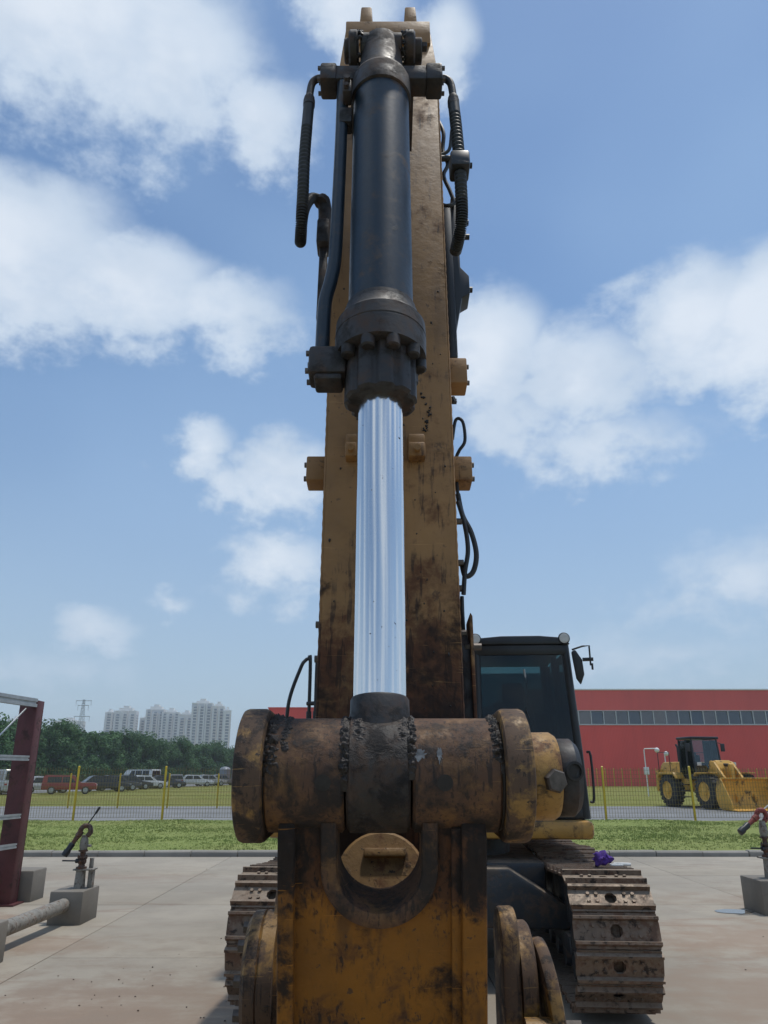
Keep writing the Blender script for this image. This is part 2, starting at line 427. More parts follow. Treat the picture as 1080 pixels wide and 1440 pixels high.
M_YARDBASE = concrete('joint_filler', (.16, .14, .12), jitter=0)
M_BLOCK = concrete('block_concrete', (.20, .18, .15), stain=(.14, .085, .055), jitter=0)
M_KERB = concrete('kerb_concrete', (.30, .28, .245), stain=(.12, .10, .08), jitter=.3)
M_ROAD = concrete('road_asphalt', (.21, .212, .21), stain=(.14, .135, .125), jitter=0, rough=.9)

def grass_mat(name, a, b2, dry, s=1.0, dry_amt=.5):
    m, t, b = mat_new(name)
    P = coords(t, True)
    n1 = t.noise(P, .22 * s, 6, .6, .3); n2 = t.noise(P, 3.5 * s, 6, .7); n3 = t.noise(P, 30 * s, 4, .7)
    c = t.mix(t.step(n2, .3, .7), a, b2)
    c = t.mix(t.step(n1, .42, .68, 0, dry_amt), c, dry)
    c = t.mix(t.step(n3, .4, .75, 0, .5), c, tuple(x * .55 for x in a))
    t.put(b.inputs['Base Color'], c); b.inputs['Roughness'].default_value = .9
    b.inputs['Specular IOR Level'].default_value = .1
    bump(t, b, t.math('ADD', n3, n2), .05, .6)
    return m
M_VERGE = grass_mat('verge_soil', (.21, .26, .075), (.26, .30, .10), (.30, .285, .11), dry_amt=.35)
M_BLADE = grass_mat('grass_blades', (.27, .33, .10), (.33, .38, .13), (.39, .36, .15), dry_amt=.35)
M_FIELD = grass_mat('field_grass', (.17, .185, .045), (.22, .225, .06), (.27, .235, .08), .5, .6)
M_EARTH = concrete('bare_earth', (.17, .15, .12), jitter=0)

# ------------------------------------------------------------------ ground, yard, verge, roads
g = G(); g.add([(-1300, -300, -.03), (1300, -300, -.03), (1300, 1500, -.03), (-1300, 1500, -.03)], [(0, 1, 2, 3)])
struct(make('ground', g, M_FIELD, angle=0))

PX, PY = 4.2, 3.15
XS = [-3.27 + PX * k for k in range(-4, 6)]
YS = [17.9 - PY * k for k in range(0, 8)]
g = G(); g.box((XS[0] - .2, YS[-1] - .2, -.06), (XS[-1] + .2, 17.98, -.010))
yard = struct(make('concrete_yard', g, M_YARDBASE, angle=0))
slab_src = None
for i in range(len(XS) - 1):
    for j in range(len(YS) - 1):
        cx = (XS[i] + XS[i + 1]) / 2; cy = (YS[j] + YS[j + 1]) / 2
        if slab_src is None:
            g = G(); g.box((cx - PX / 2 + .005, cy - PY / 2 + .004, -.024), (cx + PX / 2 - .005, cy + PY / 2 - .004, 0), bev=.004)
            slab_src = make('slab', g, M_SLAB, yard)
        else:
            inst(slab_src, yard, (cx, cy, -.012 - rnd.uniform(0, .003)))

# verge with its kerb stones
VX0, VX1 = -22, 26
g = G(); N = 60
vs = []; fs = []
ys = [18.20, 18.5, 20, 23, 26, 28.6, 29.1, 29.35]
for a, y in enumerate(ys):
    for k in range(N + 1):
        x = VX0 + (VX1 - VX0) * k / N
        z = .115 + .05 * mnoise.noise(Vector((x * .35, y * .4, 0))) if 0 < a < len(ys) - 1 else (.085 if a == 0 else -.02)
        vs.append((x, y, z))
for a in range(len(ys) - 1):
    for k in range(N):
        i = a * (N + 1) + k; fs.append((i, i + 1, i + N + 2, i + N + 1))
g.add(vs, fs)
verge = struct(make('grass_verge', g, M_VERGE, angle=60))
kerb_src = None
for k in range(-19, 24):
    x = k * 1.0 + .35
    if kerb_src is None:
        g = G(); g.prism([(17.98, -.02), (18.19, -.02), (18.19, .115), (18.02, .115), (17.985, .085)], 'x', x - .493, x + .493, bev=.008)
        kerb_src = make('kerb_stone', g, M_KERB, verge); kz = ORG[kerb_src.name].copy()
    else:
        inst(kerb_src, verge, (x, kz.y + rnd.uniform(-.012, .012), kz.z - rnd.uniform(0, .018)), (rnd.uniform(-.012, .012), rnd.uniform(-.008, .008), rnd.uniform(-.008, .008)))
# grass blades on the verge
def blades(name, n, x0, x1, y0, y1, z, h, wd, mat, parent, dens=None):
    vs = []; fs = []
    for i in range(n):
        x = rnd.uniform(x0, x1); y = rnd.uniform(y0, y1)
        if mnoise.noise(Vector((x * .8, y * .8, 3))) < -.45 and rnd.random() < .6: continue
        zz = z + .05 * mnoise.noise(Vector((x * .35, y * .4, 0)))
        hh = h * rnd.uniform(.45, 1.25) * (1 + .6 * mnoise.noise(Vector((x * .5, y * .5, 9))))
        for q in range(3):
            a = rnd.uniform(0, 6.28); b = rnd.uniform(0, 6.28); l = rnd.uniform(.1, .8) * hh
            px = x + rnd.uniform(-.04, .04); py = y + rnd.uniform(-.04, .04)
            o = len(vs)
            vs += [(px - wd * math.cos(a), py - wd * math.sin(a), zz - .01), (px + wd * math.cos(a), py + wd * math.sin(a), zz - .01), (px + l * math.cos(b), py + l * math.sin(b), zz + hh)]
            fs.append((o, o + 1, o + 2))
    g = G(); g.add(vs, fs)
    o = make(name, g, mat, parent, angle=0, kind='stuff')
    return o
bl = blades('grass', 42000, -15, 19, 18.25, 29.2, .11, .036, .012, M_BLADE, None)
tag(bl, 'short mown grass growing on the verge behind the kerb', 'grass')

g = G(); g.box((-60, 29.36, -.029), (90, 44.0, -.004))
struct(make('road', g, M_ROAD, angle=0))
# the field beyond the road, its edge running away to the right
g = G()
g.add([(-90, 44.0, .0), (120, 44.0, .0), (120, 260, .0), (-90, 260, .0)], [(0, 1, 2, 3)])
g.add([(-90, 44.0, .0), (120, 44.0, .0), (120, 43.9, -.03), (-90, 43.9, -.03)], [(0, 1, 2, 3)])
struct(make('field', g, M_FIELD, angle=0))
g = G()
g.add([(-120, 30, .006), (-41, 46, .006), (-31.2, 67, .006), (-23, 119, .006), (-18, 150, .006), (-120, 150, .006)], [(0, 1, 2, 3, 4, 5)])
struct(make('car_park', g, M_ROAD, angle=0))


# ================================================================== the excavator
EX0 = Vector((.55, 8.4, 0))
EX = thing('excavator', 'big worn yellow crawler excavator with raised stick and chrome cylinder rod facing the camera', 'excavator', EX0, world=True)
MS = frame((.0165, 2.137, 1.7), (0, .996, -.0896), (0, .0896, .996))          # stick: x, depth behind the front plate, length
MC = frame((-.009, 1.679, 1.7), (0, .990, -.1386), (0, .1386, .990))          # bucket cylinder axis
ML = frame((-.003, 1.63, 1.60), (0, .958, .287), (0, -.287, .958))            # tipping link

def arc(cx, cy, r, a0, a1, n):
    return [(cx + r * math.cos(R(a0 + (a1 - a0) * k / n)), cy + r * math.sin(R(a0 + (a1 - a0) * k / n))) for k in range(n + 1)]

# ---- stick
side = [(0.0, -.02), (0.0, 2.74), (.012, 2.83), (.05, 3.05), (.12, 3.13), (.34, 3.13), (.62, 2.45), (.74, 2.0), (.74, 1.6), (.34, .2), (.26, -.02)]
g = G()
vs = []; fs = []; n = len(side)
def halfw(t): return .2 if t < 2.72 else .2 - .021 * min(1, (t - 2.72) / .34)
for sx in (-1, 1):
    for b_, t_ in side: vs.append((sx * halfw(t_), b_, t_))
fs.append(tuple(range(n))); fs.append(tuple(range(2 * n - 1, n - 1, -1)))
for i in range(n): fs.append((i, (i + 1) % n, (i + 1) % n + n, i + n))
bm = bmesh.new(); bv = [bm.verts.new(p) for p in vs]
for f in fs: bm.faces.new([bv[i] for i in f])
bmesh.ops.recalc_face_normals(bm, faces=bm.faces[:])
bmesh.ops.bevel(bm, geom=[e for e in bm.edges if e.calc_face_angle(0) > .3], offset=.006, segments=2, profile=.5, affect='EDGES', clamp_overlap=True)
g.bm_add(bm, MS); bm.free()
stick = make('stick', g, M_STICK, EX)
g = G()                                           # thick front plate proud of the side plates, with its weld seams
g.box((-.196, -.012, .0), (.196, .004, 2.70), MS, .004)
make('front_plate', g, M_STICK, stick)
g = G(); g.box((-.178, .012, 2.90), (.178, .06, 3.04), MS @ Matrix.Rotation(0, 4, 'X'), .004)
make('top_plate', g, M_STICK, stick)
for sx in (-.095, .098):
    g = G(); g.prism([(sx - .032, 3.05), (sx + .034, 3.05), (sx + .024, 3.225), (sx - .022, 3.225)], 'y', .07, .2, MS, .006)
    make('lifting_lug', g, M_STICK, stick)
for x0 in (-.1975, .1975):
    g = G(); g.tube([(x0, -.006, .01 + .018 * k) for k in range(150)], .004, 6, MS, 1, lambda i, n: .0042 + .0013 * (i % 2))
    make('weld_bead', g, M_STICK, stick)
g = G()
for k in range(60):
    f = rnd.random(); g.lump(MS @ Vector((.098 + .022 * math.sin(f * 5) + rnd.gauss(0, .004) + .02 * f, -.013, 1.17 - .24 * f)), rnd.uniform(.0018, .0045), k, .5, 1)
for k in range(46): g.lump(MS @ Vector((rnd.uniform(-.18, .18), -.0125, rnd.uniform(.05, 1.6) ** 1.0)), rnd.uniform(.0015, .004), k, .5, 1, (1, 1, rnd.uniform(1, 1.8)))
make('grease_spatter', g, M_GREASE, stick, 180, kind='stuff')
# pipe clamp brackets on both flanks
def side_bracket(sx, t0, t1, b0=.03):
    g = G(); x0 = sx * .195; x1 = sx * .262
    g.box((x0, b0, t0), (x1, b0 + .085, t1), MS, .005)
    p = make('pipe_bracket', g, M_STICK, stick)
    for tt in (t0 + .018, t1 - .018):
        for bb in (.03,):
            g = G(); g.cyl((x1 - .004 * sx, b0 + bb, tt), (x1 + sx * .009, b0 + bb, tt), .009, seg=6, M=MS); make('bracket_bolt', g, M_BOLT, stick)
side_bracket(1, 1.235, 1.335); side_bracket(1, .875, .96); side_bracket(-1, .875, .96)
for sx, w in ((.085, .026), (-.118, .018)):        # welded clamp lugs on the front plate
    g = G(); g.box((sx - w, -.055, .915), (sx + w, -.008, .965), MS, .006); g.box((sx - w, -.035, .965), (sx + w, -.008, 1.005), MS, .006)
    g.cyl((sx, -.055, .935), (sx, -.075, .935), .011, seg=8, M=MS)
    make('clamp_lug', g, M_STICK, stick)
# hydraulic lines, cables and guard on the right flank
g = G()
g.tube([(.207, .02, 1.17), (.214, .02, 1.15)], .009, 8, MS)
g.tube([(.205, .05, 1.03), (.218, .045, 1.10), (.240, .04, 1.09), (.244, .04, 1.02), (.224, .045, .985), (.213, .05, .95), (.214, .05, .86), (.217, .05, .80)], .0055, 8, MS)
g.tube([(.214, .04, .83), (.225, .04, .76), (.250, .04, .70), (.262, .04, .63), (.250, .04, .575), (.226, .04, .56), (.218, .05, .60)], .008, 8, MS)
g.tube([(.212, .03, .80), (.230, .03, .72), (.236, .03, .64), (.224, .03, .57), (.217, .03, .50)], .007, 8, MS)
g.tube([(.214, .05, .50), (.214, .05, .40), (.220, .05, .25)], .006, 8, MS)
make('cable', g, M_HOSE, stick)
for xa, xb, tt in [(.198, .222, q) for q in (1.165, .60, .735, .52, .385)] + [(-.199, -.214, q) for q in (.41, .31)] + [(.215, .262, .345)]:
    g = G(); g.cyl((xa, .035, tt), (xb, .035, tt), .010, seg=6, M=MS); make('flank_bolt', g, M_BOLT, stick)
g = G(); g.prism([(.229, .10), (.238, .10), (.238, .43), (.232, .44), (.229, .43)], 'y', .01, .11, MS, .002)
make('guard_strip', g, M_STICK, stick)
g = G(); g.prism([(.20, .08), (.232, .08), (.229, .34), (.222, .38), (.20, .38)], 'y', .03, .12, MS, .002)
make('guard_bracket', g, M_CAST, stick)
# dark valve bracket and clamp stack near the top of the right flank
g = G()
g.box((.205, .05, 1.35), (.236, .17, 2.03), MS, .006)
g.prism([(.232, 1.45), (.262, 1.62), (.292, 1.64), (.292, 1.72), (.262, 1.76), (.262, 2.1), (.238, 2.1)], 'y', .07, .16, MS, .004)
make('valve_bracket', g, M_BLACK, stick)
for tt in (1.68, 1.93, 2.0): g = G(); g.cyl((.26, .10, tt), (.305, .10, tt), .011, seg=8, M=MS); make('clamp_bolt', g, M_BLACK, stick)
g = G()
g.tube([(.205, .08, 2.52), (.222, .07, 2.44), (.216, .07, 2.34), (.232, .06, 2.26), (.214, .06, 2.20), (.236, .06, 2.12), (.248, .06, 2.06), (.224, .06, 2.045), (.207, .07, 2.06)], .008, 8, MS)
g.tube([(.206, .05, 2.30), (.240, .05, 2.33), (.252, .04, 2.42), (.262, .03, 2.47)], .007, 8, MS)
g.cyl((.2, .05, 2.28), (.245, .05, 2.28), .012, seg=8, M=MS)
make('small_hose', g, M_HOSE, stick)
# nose of the stick seen through the opening of the link
g = G(); cz = 1.478; yy = 1.90
TN = Matrix.Translation((-.006, yy, cz)) @ Matrix.Rotation(R(-24), 4, 'X')
g.lathe((0, 0, 0), (0, 1, 0), [(0, .096), (.006, .103), (.075, .103)], 40, TN)
make('nose_boss', g, M_NOSE, stick)
g = G(); g.box((-.040, -.014, .040), (.056, .02, .060), TN, .004)
make('nose_key', g, M_NOSE, stick)
g = G(); g.box((-.13, yy + .07, 1.40), (.13, 2.42, 1.76), None, .01)
make('nose', g, M_STICK, stick)

# ---- bucket cylinder
g = G(); g.lathe((0, 0, .10), (0, 0, 1), [(0, .0577), (.86, .0577)], 64, MC)
cyl_root = None
barrel_g = G(); barrel_g.lathe((0, 0, 1.235), (0, 0, 1), [(0, .0905), (.90, .0905)], 72, MC)
barrel = make('cylinder_barrel', barrel_g, M_BARREL, EX)
make('piston_rod', g, M_CHROME, barrel, label='bright chromed piston rod')
g = G()
g.lathe((0, 0, 2.12), (0, 0, 1), [(0, .0925), (.004, .0985), (.085, .0985), (.100, .094), (.112, .080), (.125, .074), (.27, .071), (.30, .066)], 64, MC)
g.cyl((-.072, .0, 2.395), (.072, .0, 2.395), .056, seg=40, M=MC, ch=.005)
make('barrel_end', g, M_CAST, barrel)
for sx, x0, x1 in ((-1, -.112, -.079), (1, .079, .116)):      # ears of the stick that carry the cylinder
    g = G(); x0_, x1_ = x0 + .0, x1
    g.lathe((x0_, 0, 2.395), (1, 0, 0), [(0, .058), (.006, .065), (x1_ - x0_ - .006, .065), (x1_ - x0_, .058)], 40, MC)
    g.prism([(.0, 2.332), (.0, 2.458), (.42, 2.60), (.42, 2.30)], 'x', x0_ + .002, x1_ - .002, MC)
    make('cylinder_ear', g, M_CAST, stick)
for p0, p1, r_, k_ in ((.11, .14, .042, 24), (.139, .158, .016, 6), (-.11, -.128, .04, 24)):
    g = G(); g.cyl((p0, 0 if k_ > 6 else -.015, 2.395), (p1, 0 if k_ > 6 else -.015, 2.395), r_, seg=k_, M=MC, ch=.003); make('pin_cap' if k_ > 6 else 'pin_bolt', g, M_CAST, stick)
g = G()
for k in range(70):
    th = rnd.uniform(2.2, 5.2); x = rnd.choice((-.079, .079)) + rnd.gauss(0, .006)
    p = MC @ Vector((x, math.cos(th) * .058, 2.395 + math.sin(th) * .058)); g.lump(p, rnd.uniform(.004, .009), k)
make('grease_ring', g, M_GREASE, barrel, kind='stuff')
# gland: stepped head, bolts, lobed front
g = G()
g.lathe((0, 0, 1.055), (0, 0, 1), [(0, .112), (.004, .1225), (.066, .124), (.068, .1225), (.071, .1225), (.073, .124), (.112, .1225), (.122, .1135), (.134, .1055), (.158, .1025), (.162, .0985), (.176, .0975), (.179, .091)], 72, MC)
make('gland_flange', g, M_CAST, barrel)
def lobes(t, r, th):
    return r * (1.03 - .10 * max(0, math.cos(th * 10)) ** 1.5) if r > .07 else r
g = G(); g.lathe((0, 0, .915), (0, 0, 1), [(0, .064), (.001, .084), (.008, .0925), (.08, .0925), (.14, .0925)], 160, MC, rfun=lobes)
make('gland_nut', g, M_CAST, barrel)
bolt_src = None
for k in range(10):
    th = 2 * math.pi * (k + .5) / 10
    g = G(); th -= math.pi / 10; cx, cy = .1045 * math.cos(th), .1045 * math.sin(th)
    g.lathe((cx, cy, 1.026), (0, 0, 1), [(0, .014), (.004, .0185), (.034, .0185)], 18, MC)
    make('gland_bolt', g, M_CAST, barrel)
g = G(); g.box((-.19, -.045, .990), (-.09, .035, 1.078), MC, .010); g.box((-.174, -.04, .972), (-.10, .03, .992), MC, .008)
blk = make('gland_port_block', g, M_CAST, barrel)
for zz in (1.005, 1.062):
    for yy_ in (-.028, .022): g = G(); g.cyl((-.188, yy_, zz), (-.198, yy_, zz), .0085, seg=6, M=MC); make('port_bolt', g, M_BOLT, barrel)
# port blocks at the barrel end
for sx in (-1, 1):
    g = G(); g.box((sx * .07, -.03, 2.205), (sx * .165, .04, 2.275), MC, .006); g.box((sx * .150, -.036, 2.198), (sx * .205, .046, 2.282), MC, .008)
    make('port_block', g, M_CAST, barrel)
    for zz in (2.212, 2.268):
        for yy_ in (-.022, .03): g = G(); g.cyl((sx * .203, yy_, zz), (sx * .214, yy_, zz), .008, seg=6, M=MC); make('port_bolt', g, M_BOLT, barrel)
g = G(); g.box((-.125, -.075, 2.075), (-.096, -.02, 2.135), MC, .006); g.cyl((-.11, -.075, 2.12), (-.11, -.095, 2.12), .011, seg=6, M=MC); g.cyl((-.112, -.075, 2.09), (-.112, -.09, 2.09), .009, seg=6, M=MC)
g.box((-.135, -.03, 1.99), (-.095, .02, 2.06), MC, .004)
make('pipe_clip', g, M_CAST, barrel)
g = G(); g.tube([(-.128, -.01, 2.20), (-.128, -.01, 2.10), (-.128, -.008, 1.9), (-.130, -.008, 1.6), (-.133, -.008, 1.42), (-.142, -.006, 1.34), (-.155, -.004, 1.27), (-.158, -.004, 1.2), (-.158, -.004, 1.07)], .0195, 18, MC, 8)
make('hydraulic_pipe', g, M_BARREL, barrel)
# elbows and ribbed hoses
def ribbed(name, pts, r, parent):
    P = [Vector(p) for p in pts]
    L = sum((P[i + 1] - P[i]).length for i in range(len(P) - 1))
    n_ = int(L / .0030 / (len(P) - 1)) + 1
    def rf(i, tot):
        f = i / tot
        if f < .1 or f > .93: return r * 1.04
        return r * (1.06 if (i % 4) < 2 else .78)
    g = G(); g.tube(P, r, 16, None, n_, rf); return make(name, g, M_HOSE, parent, angle=60)
for sx in (-1, 1):
    Q = lambda x, b_, t_: MC @ Vector((x, b_, t_))
    g = G(); g.tube([Q(sx * .20, 0, 2.245), Q(sx * .215, 0, 2.246), Q(sx * .232, 0, 2.225), Q(sx * .238, 0, 2.18), Q(sx * .239, 0, 2.13)], .0125, 14, None, 8)
    g.lathe(Q(sx * .239, 0, 2.155), MC.to_3x3() @ Vector((0, 0, -1)), [(0, .0135), (.010, .0175), (.022, .0175), (.024, .0195), (.05, .0195)], 20)
    make('hose_elbow', g, M_CAST, barrel)
Q = lambda x, b_, t_: tuple(MC @ Vector((x, b_, t_)))
ribbed('ribbed_hose', [Q(-.239, 0, 2.125), Q(-.241, .0, 2.0), Q(-.242, .0, 1.85), Q(-.240, .005, 1.70), Q(-.241, .02, 1.61), Q(-.246, .06, 1.585), Q(-.252, .10, 1.60), Q(-.258, .14, 1.70), Q(-.258, .18, 1.83), Q(-.245, .24, 1.95), Q(-.220, .275, 1.985)], .0175, barrel)
ribbed('ribbed_hose', [Q(.239, 0, 2.125), Q(.243, .0, 2.0), Q(.246, .0, 1.85), Q(.247, .01, 1.70), Q(.246, .03, 1.62), Q(.24, .07, 1.59), Q(.236, .14, 1.60)], .0185, barrel)
g = G(); g.box((.216, -.032, 1.79), (.276, .04, 1.855), MC, .008); g.cyl((.274, 0, 1.82), (.285, 0, 1.82), .010, seg=6, M=MC)
make('hose_strap', g, M_BLACK, barrel)
g = G(); g.tube([Q(-.214, .265, 1.955), Q(-.207, .275, 1.98), Q(-.200, .285, 1.94), Q(-.198, .29, 1.86)], .024, 12); g.box((-.222, .25, 1.76), (-.18, .33, 1.87), MC, .008); g.box((-.212, .28, 1.45), (-.185, .31, 1.77), MC, .004)
make('flank_fitting', g, M_CAST, stick)
# rod eye
g = G(); g.lathe((0, 0, .02), (0, 0, 1), [(0, .068), (.085, .067), (.10, .064), (.128, .0635), (.133, .060)], 56, MC)
make('rod_eye_neck', g, M_CAST, barrel)
YD, ZD = 1.679, 1.697
g = G(); g.lathe((-.074, YD, ZD), (1, 0, 0), [(0, .104), (.006, .1125), (.120, .1125), (.126, .104)], 72)
make('rod_eye', g, M_EYE, barrel)

# ---- tipping link with its drums
for x0, x1 in ((-.236, -.078), (.056, .231)):
    g = G()
    g.lathe((x0, YD, ZD), (1, 0, 0), [(0, .104), (.006, .1115), (x1 - x0 - .006, .1115), (x1 - x0, .104)], 72)
    drums = make('link_drum', g, M_DRUM, EX)
for x in (-.118, .118):
    a = R(-8); c = Vector((x, YD - .110 * math.cos(a), ZD + .110 * math.sin(a) - .0))
    dirn = Vector((0, -math.cos(a), math.sin(a)))
    g = G(); g.lathe(c - dirn * .008, dirn, [(0, .015), (.0095, .0155), (.0100, .0), ], 20, cap=False)
    make('grease_hole', g, M_GREASE, drums)
def annular_u(r0, r1, b0, b1, top):
    """a U-shaped ring, open at the top"""
    o = [(-r1, top)] + arc(0, 0, r1, 180, 360, 32) + [(r1, top)]
    i = [(-r0, top)] + arc(0, 0, r0, 180, 360, 32) + [(r0, top)]
    return o, i
UC = (-.006, -.078)
o_, i_ = annular_u(.083, .115, 0, 0, .09)
g = G(); n = len(o_)
vs = [(UC[0] + p[0], b_, UC[1] + p[1]) for b_ in (-.016, .10) for p in o_ + i_]
fs = []
for k in range(n - 1):
    fs += [(k, k + 1, n + k + 1, n + k), (2 * n + k, 3 * n + k, 3 * n + k + 1, 2 * n + k + 1), (k, 2 * n + k, 2 * n + k + 1, k + 1), (n + k, n + k + 1, 3 * n + k + 1, 3 * n + k)]
bm = bmesh.new(); bv = [bm.verts.new(p) for p in vs]
for f in fs: bm.faces.new([bv[i] for i in f])
bmesh.ops.recalc_face_normals(bm, faces=bm.faces[:])
bmesh.ops.bevel(bm, geom=[e for e in bm.edges if len(e.link_faces) == 2 and e.calc_face_angle(0) > .8], offset=.006, segments=2, profile=.5, affect='EDGES')
g.bm_add(bm, ML); bm.free()
lnk = make('tipping_link', g, M_DRUM, EX)
g = G()                                                          # face plate cut out around the collar
ua = arc(UC[0], UC[1], .113, 180, 360, 32)
poly = [(-.172, .02), (UC[0] - .113, .02)] + ua + [(UC[0] + .113, .02), (.155, .02), (.155, -.80), (-.172, -.80)]
g.prism(poly, 'y', 0, .02, ML)
make('link_face', g, M_LINK, lnk)
g = G(); g.box((-.172, .155, -.80), (.155, .175, -.24), ML); make('link_back', g, M_LINK, lnk)
for x0, x1 in ((-.203, -.171), (.154, .202)):
    g = G(); g.prism([(-.03, -.82), (.19, -.82), (.19, .05), (.10, .08), (.0, .03), (-.03, -.012)], 'x', x0, x1, ML, .005)
    make('link_side', g, M_LINK, lnk)
g = G(); g.box((.135, -.012, -.82), (.156, .003, .0), ML, .003); make('weld_strip', g, M_LINK, lnk)
# outer guide links: discs round the drum pin, reaching back to the stick
for sx in (-1, 1):
    x0, x1 = (sx * .236, sx * .292)
    Y1, Z1, r1, r0 = 2.34, 1.70, .10, .131
    dv = Vector((Y1 - YD, Z1 - ZD)); a0 = math.degrees(math.atan2(dv.y, dv.x))
    poly = arc(YD, ZD, r0, a0 + 95, a0 + 265, 30) + arc(Y1, Z1, r1, a0 - 85, a0 + 85, 16)
    g = G(); g.prism(poly, 'x', x0, x1, None, .010)
    make('guide_link', g, M_PLATE, EX)
    g = G(); g.lathe((sx * .2285, YD, ZD), (sx, 0, 0), [(0, .104), (.002, .108), (.006, .108), (.008, .104)], 48)
    make('seal_ring', g, M_GREASE, drums)
g = G(); g.lathe((.292, YD, ZD - .003), (1, 0, 0), [(0, .086), (.051, .0865), (.061, .080), (.0615, .06)], 48)
col = make('pin_collar', g, M_COLLAR, EX)
a = R(-3); dirn = Vector((.28, -.95, -.03)).normalized()
g = G(); c = Vector((.335, YD - .080, ZD - .012)); g.lathe(c - dirn * .02, dirn, [(0, .0235), (.030, .0235), (.034, .020)], 6)
make('collar_bolt', g, M_BOLT, col)
g = G(); g.lathe((.353, YD + .01, ZD - .006), (1, 0, 0), [(0, .073), (.006, .077), (.034, .077), (.046, .066)], 48)
cap_ = make('pin_end', g, M_CAST, EX)
g = G(); g.lathe((.378, YD - .068, ZD + .006), (.25, -.95, 0), [(0, .016), (.004, .019), (.0045, .014), (-.008, .0135)], 20, cap=True)
make('pin_hole', g, M_GREASE, cap_)
# caked grease and dirt along the seams
def cake(xc, w, th0, th1, amp, seed, R0=.1115):
    """a ragged ridge of caked grease following a seam round the drum"""
    NT_, NW = 150, 26; vs = []; fs = []
    for a in range(NT_ + 1):
        th = th0 + (th1 - th0) * a / NT_
        for k in range(NW + 1):
            u = -1 + 2 * k / NW
            p = Vector((u * w * 70, th * 14, seed * 7.3))
            wob = .55 * mnoise.noise(Vector((th * 5, seed, 0)))
            env = max(0, 1 - abs(u - wob * .6) ** 1.6) * min(1, (a / NT_) * 7, (1 - a / NT_) * 5)
            h = amp * env * (.62 + .8 * mnoise.noise(p) + .5 * mnoise.noise(p * 2.3) + .35 * mnoise.noise(p * 5.1)) - amp * .34
            vs.append((xc + u * w + .002 * mnoise.noise(p * 1.7), YD - (R0 + h) * math.cos(th), ZD + (R0 + h) * math.sin(th)))
    for a in range(NT_):
        for k in range(NW):
            i = a * (NW + 1) + k; fs.append((i, i + 1, i + NW + 2, i + NW + 1))
    g = G(); g.add(vs, fs); make('grease_cake', g, M_CAKE, drums, 180)
M_CAKE = plain('caked_grease', (.022, .016, .013), .6, 0, .6, 30, .006, True)
cake(-.222, .020, -.25, 2.4, .012, 1); cake(-.079, .013, -.3, 2.5, .011, 2); cake(.055, .012, -.1, 2.5, .010, 3); cake(.222, .014, .0, 2.5, .011, 4); cake(-.196, .012, .3, 1.7, .007, 5); cake(.036, .016, .5, 1.8, .006, 6, .1125); cake(-.050, .018, .5, 2.0, .006, 7, .1125)
# flaked bare metal on the right drum
M_FLAKE = plain('bare_metal', (.15, .15, .147), .45, .5, .5, 60)
for (x, th, w, h) in ((.072, .33, .012, .012), (.108, .34, .0055, .017)):
    g = G(); vs = []; 
    for k in range(26):
        aa = 2 * math.pi * k / 26; q = .85 + .75 * mnoise.noise(Vector((k * .83, x * 50, 0)))
        xx = x + w * math.cos(aa) * q; tt = th + h / .1115 * math.sin(aa) * q
        vs.append((xx, YD - .1127 * math.cos(tt), ZD + .1127 * math.sin(tt)))
    g.add(vs, [tuple(range(26))])
    make('bare_patch', g, M_FLAKE, drums)

# ---- bucket ears and pins at the foot of the link
BY, BZ = 2.06, 1.245
g = G(); g.lathe((-.318, BY, BZ), (1, 0, 0), [(0, .126), (.010, .140), (.034, .142), (.037, .138), (.041, .142), (.071, .142)], 56)
bear = make('pivot_boss', g, M_PLATE, EX)
for k in range(9):
    a = R(40 * k + 12); g = G(); g.cyl((-.317, BY + .105 * math.cos(a), BZ + .105 * math.sin(a)), (-.334, BY + .105 * math.cos(a), BZ + .105 * math.sin(a)), .014, seg=6); make('boss_bolt', g, M_BOLT, bear)
g = G(); g.prism([(1.98, .9), (2.26, .9), (2.20, 1.43), (2.06, 1.43), (1.97, 1.30), (1.93, 1.1)], 'x', -.262, -.228, None, .006)
make('bucket_ear', g, M_PLATE, EX)
g = G(); g.prism(arc(2.0, 1.33, .075, 10, 170, 12) + [(1.915, .85), (2.10, .85)], 'x', .262, .303, None, .008)
make('bucket_ear', g, M_PLATE, EX)
g = G(); g.lathe((.303, 2.03, 1.25), (1, 0, 0), [(0, .12), (.028, .12), (.034, .114)], 40)
make('ear_boss', g, M_PLATE, EX)
g = G(); g.prism(arc(2.0, 1.22, .12, 5, 175, 16) + [(1.86, .85), (2.14, .85)], 'x', .356, .386, Matrix.Translation((.375, 2, 1.2)) @ Matrix.Rotation(R(-7), 4, 'Y') @ Matrix.Translation((-.375, -2, -1.2)), .008)
make('outer_ear', g, M_PLATE, EX)
g = G(); g.cyl((.30, 1.90, 1.16), (.38, 1.90, 1.16), .045, seg=28)
make('ear_pin', g, M_PLATE, EX)
g = G(); g.cyl((.39, 1.93, 1.165), (.425, 1.93, 1.165), .030, seg=6)
make('ear_bolt', g, M_BOLT, EX)
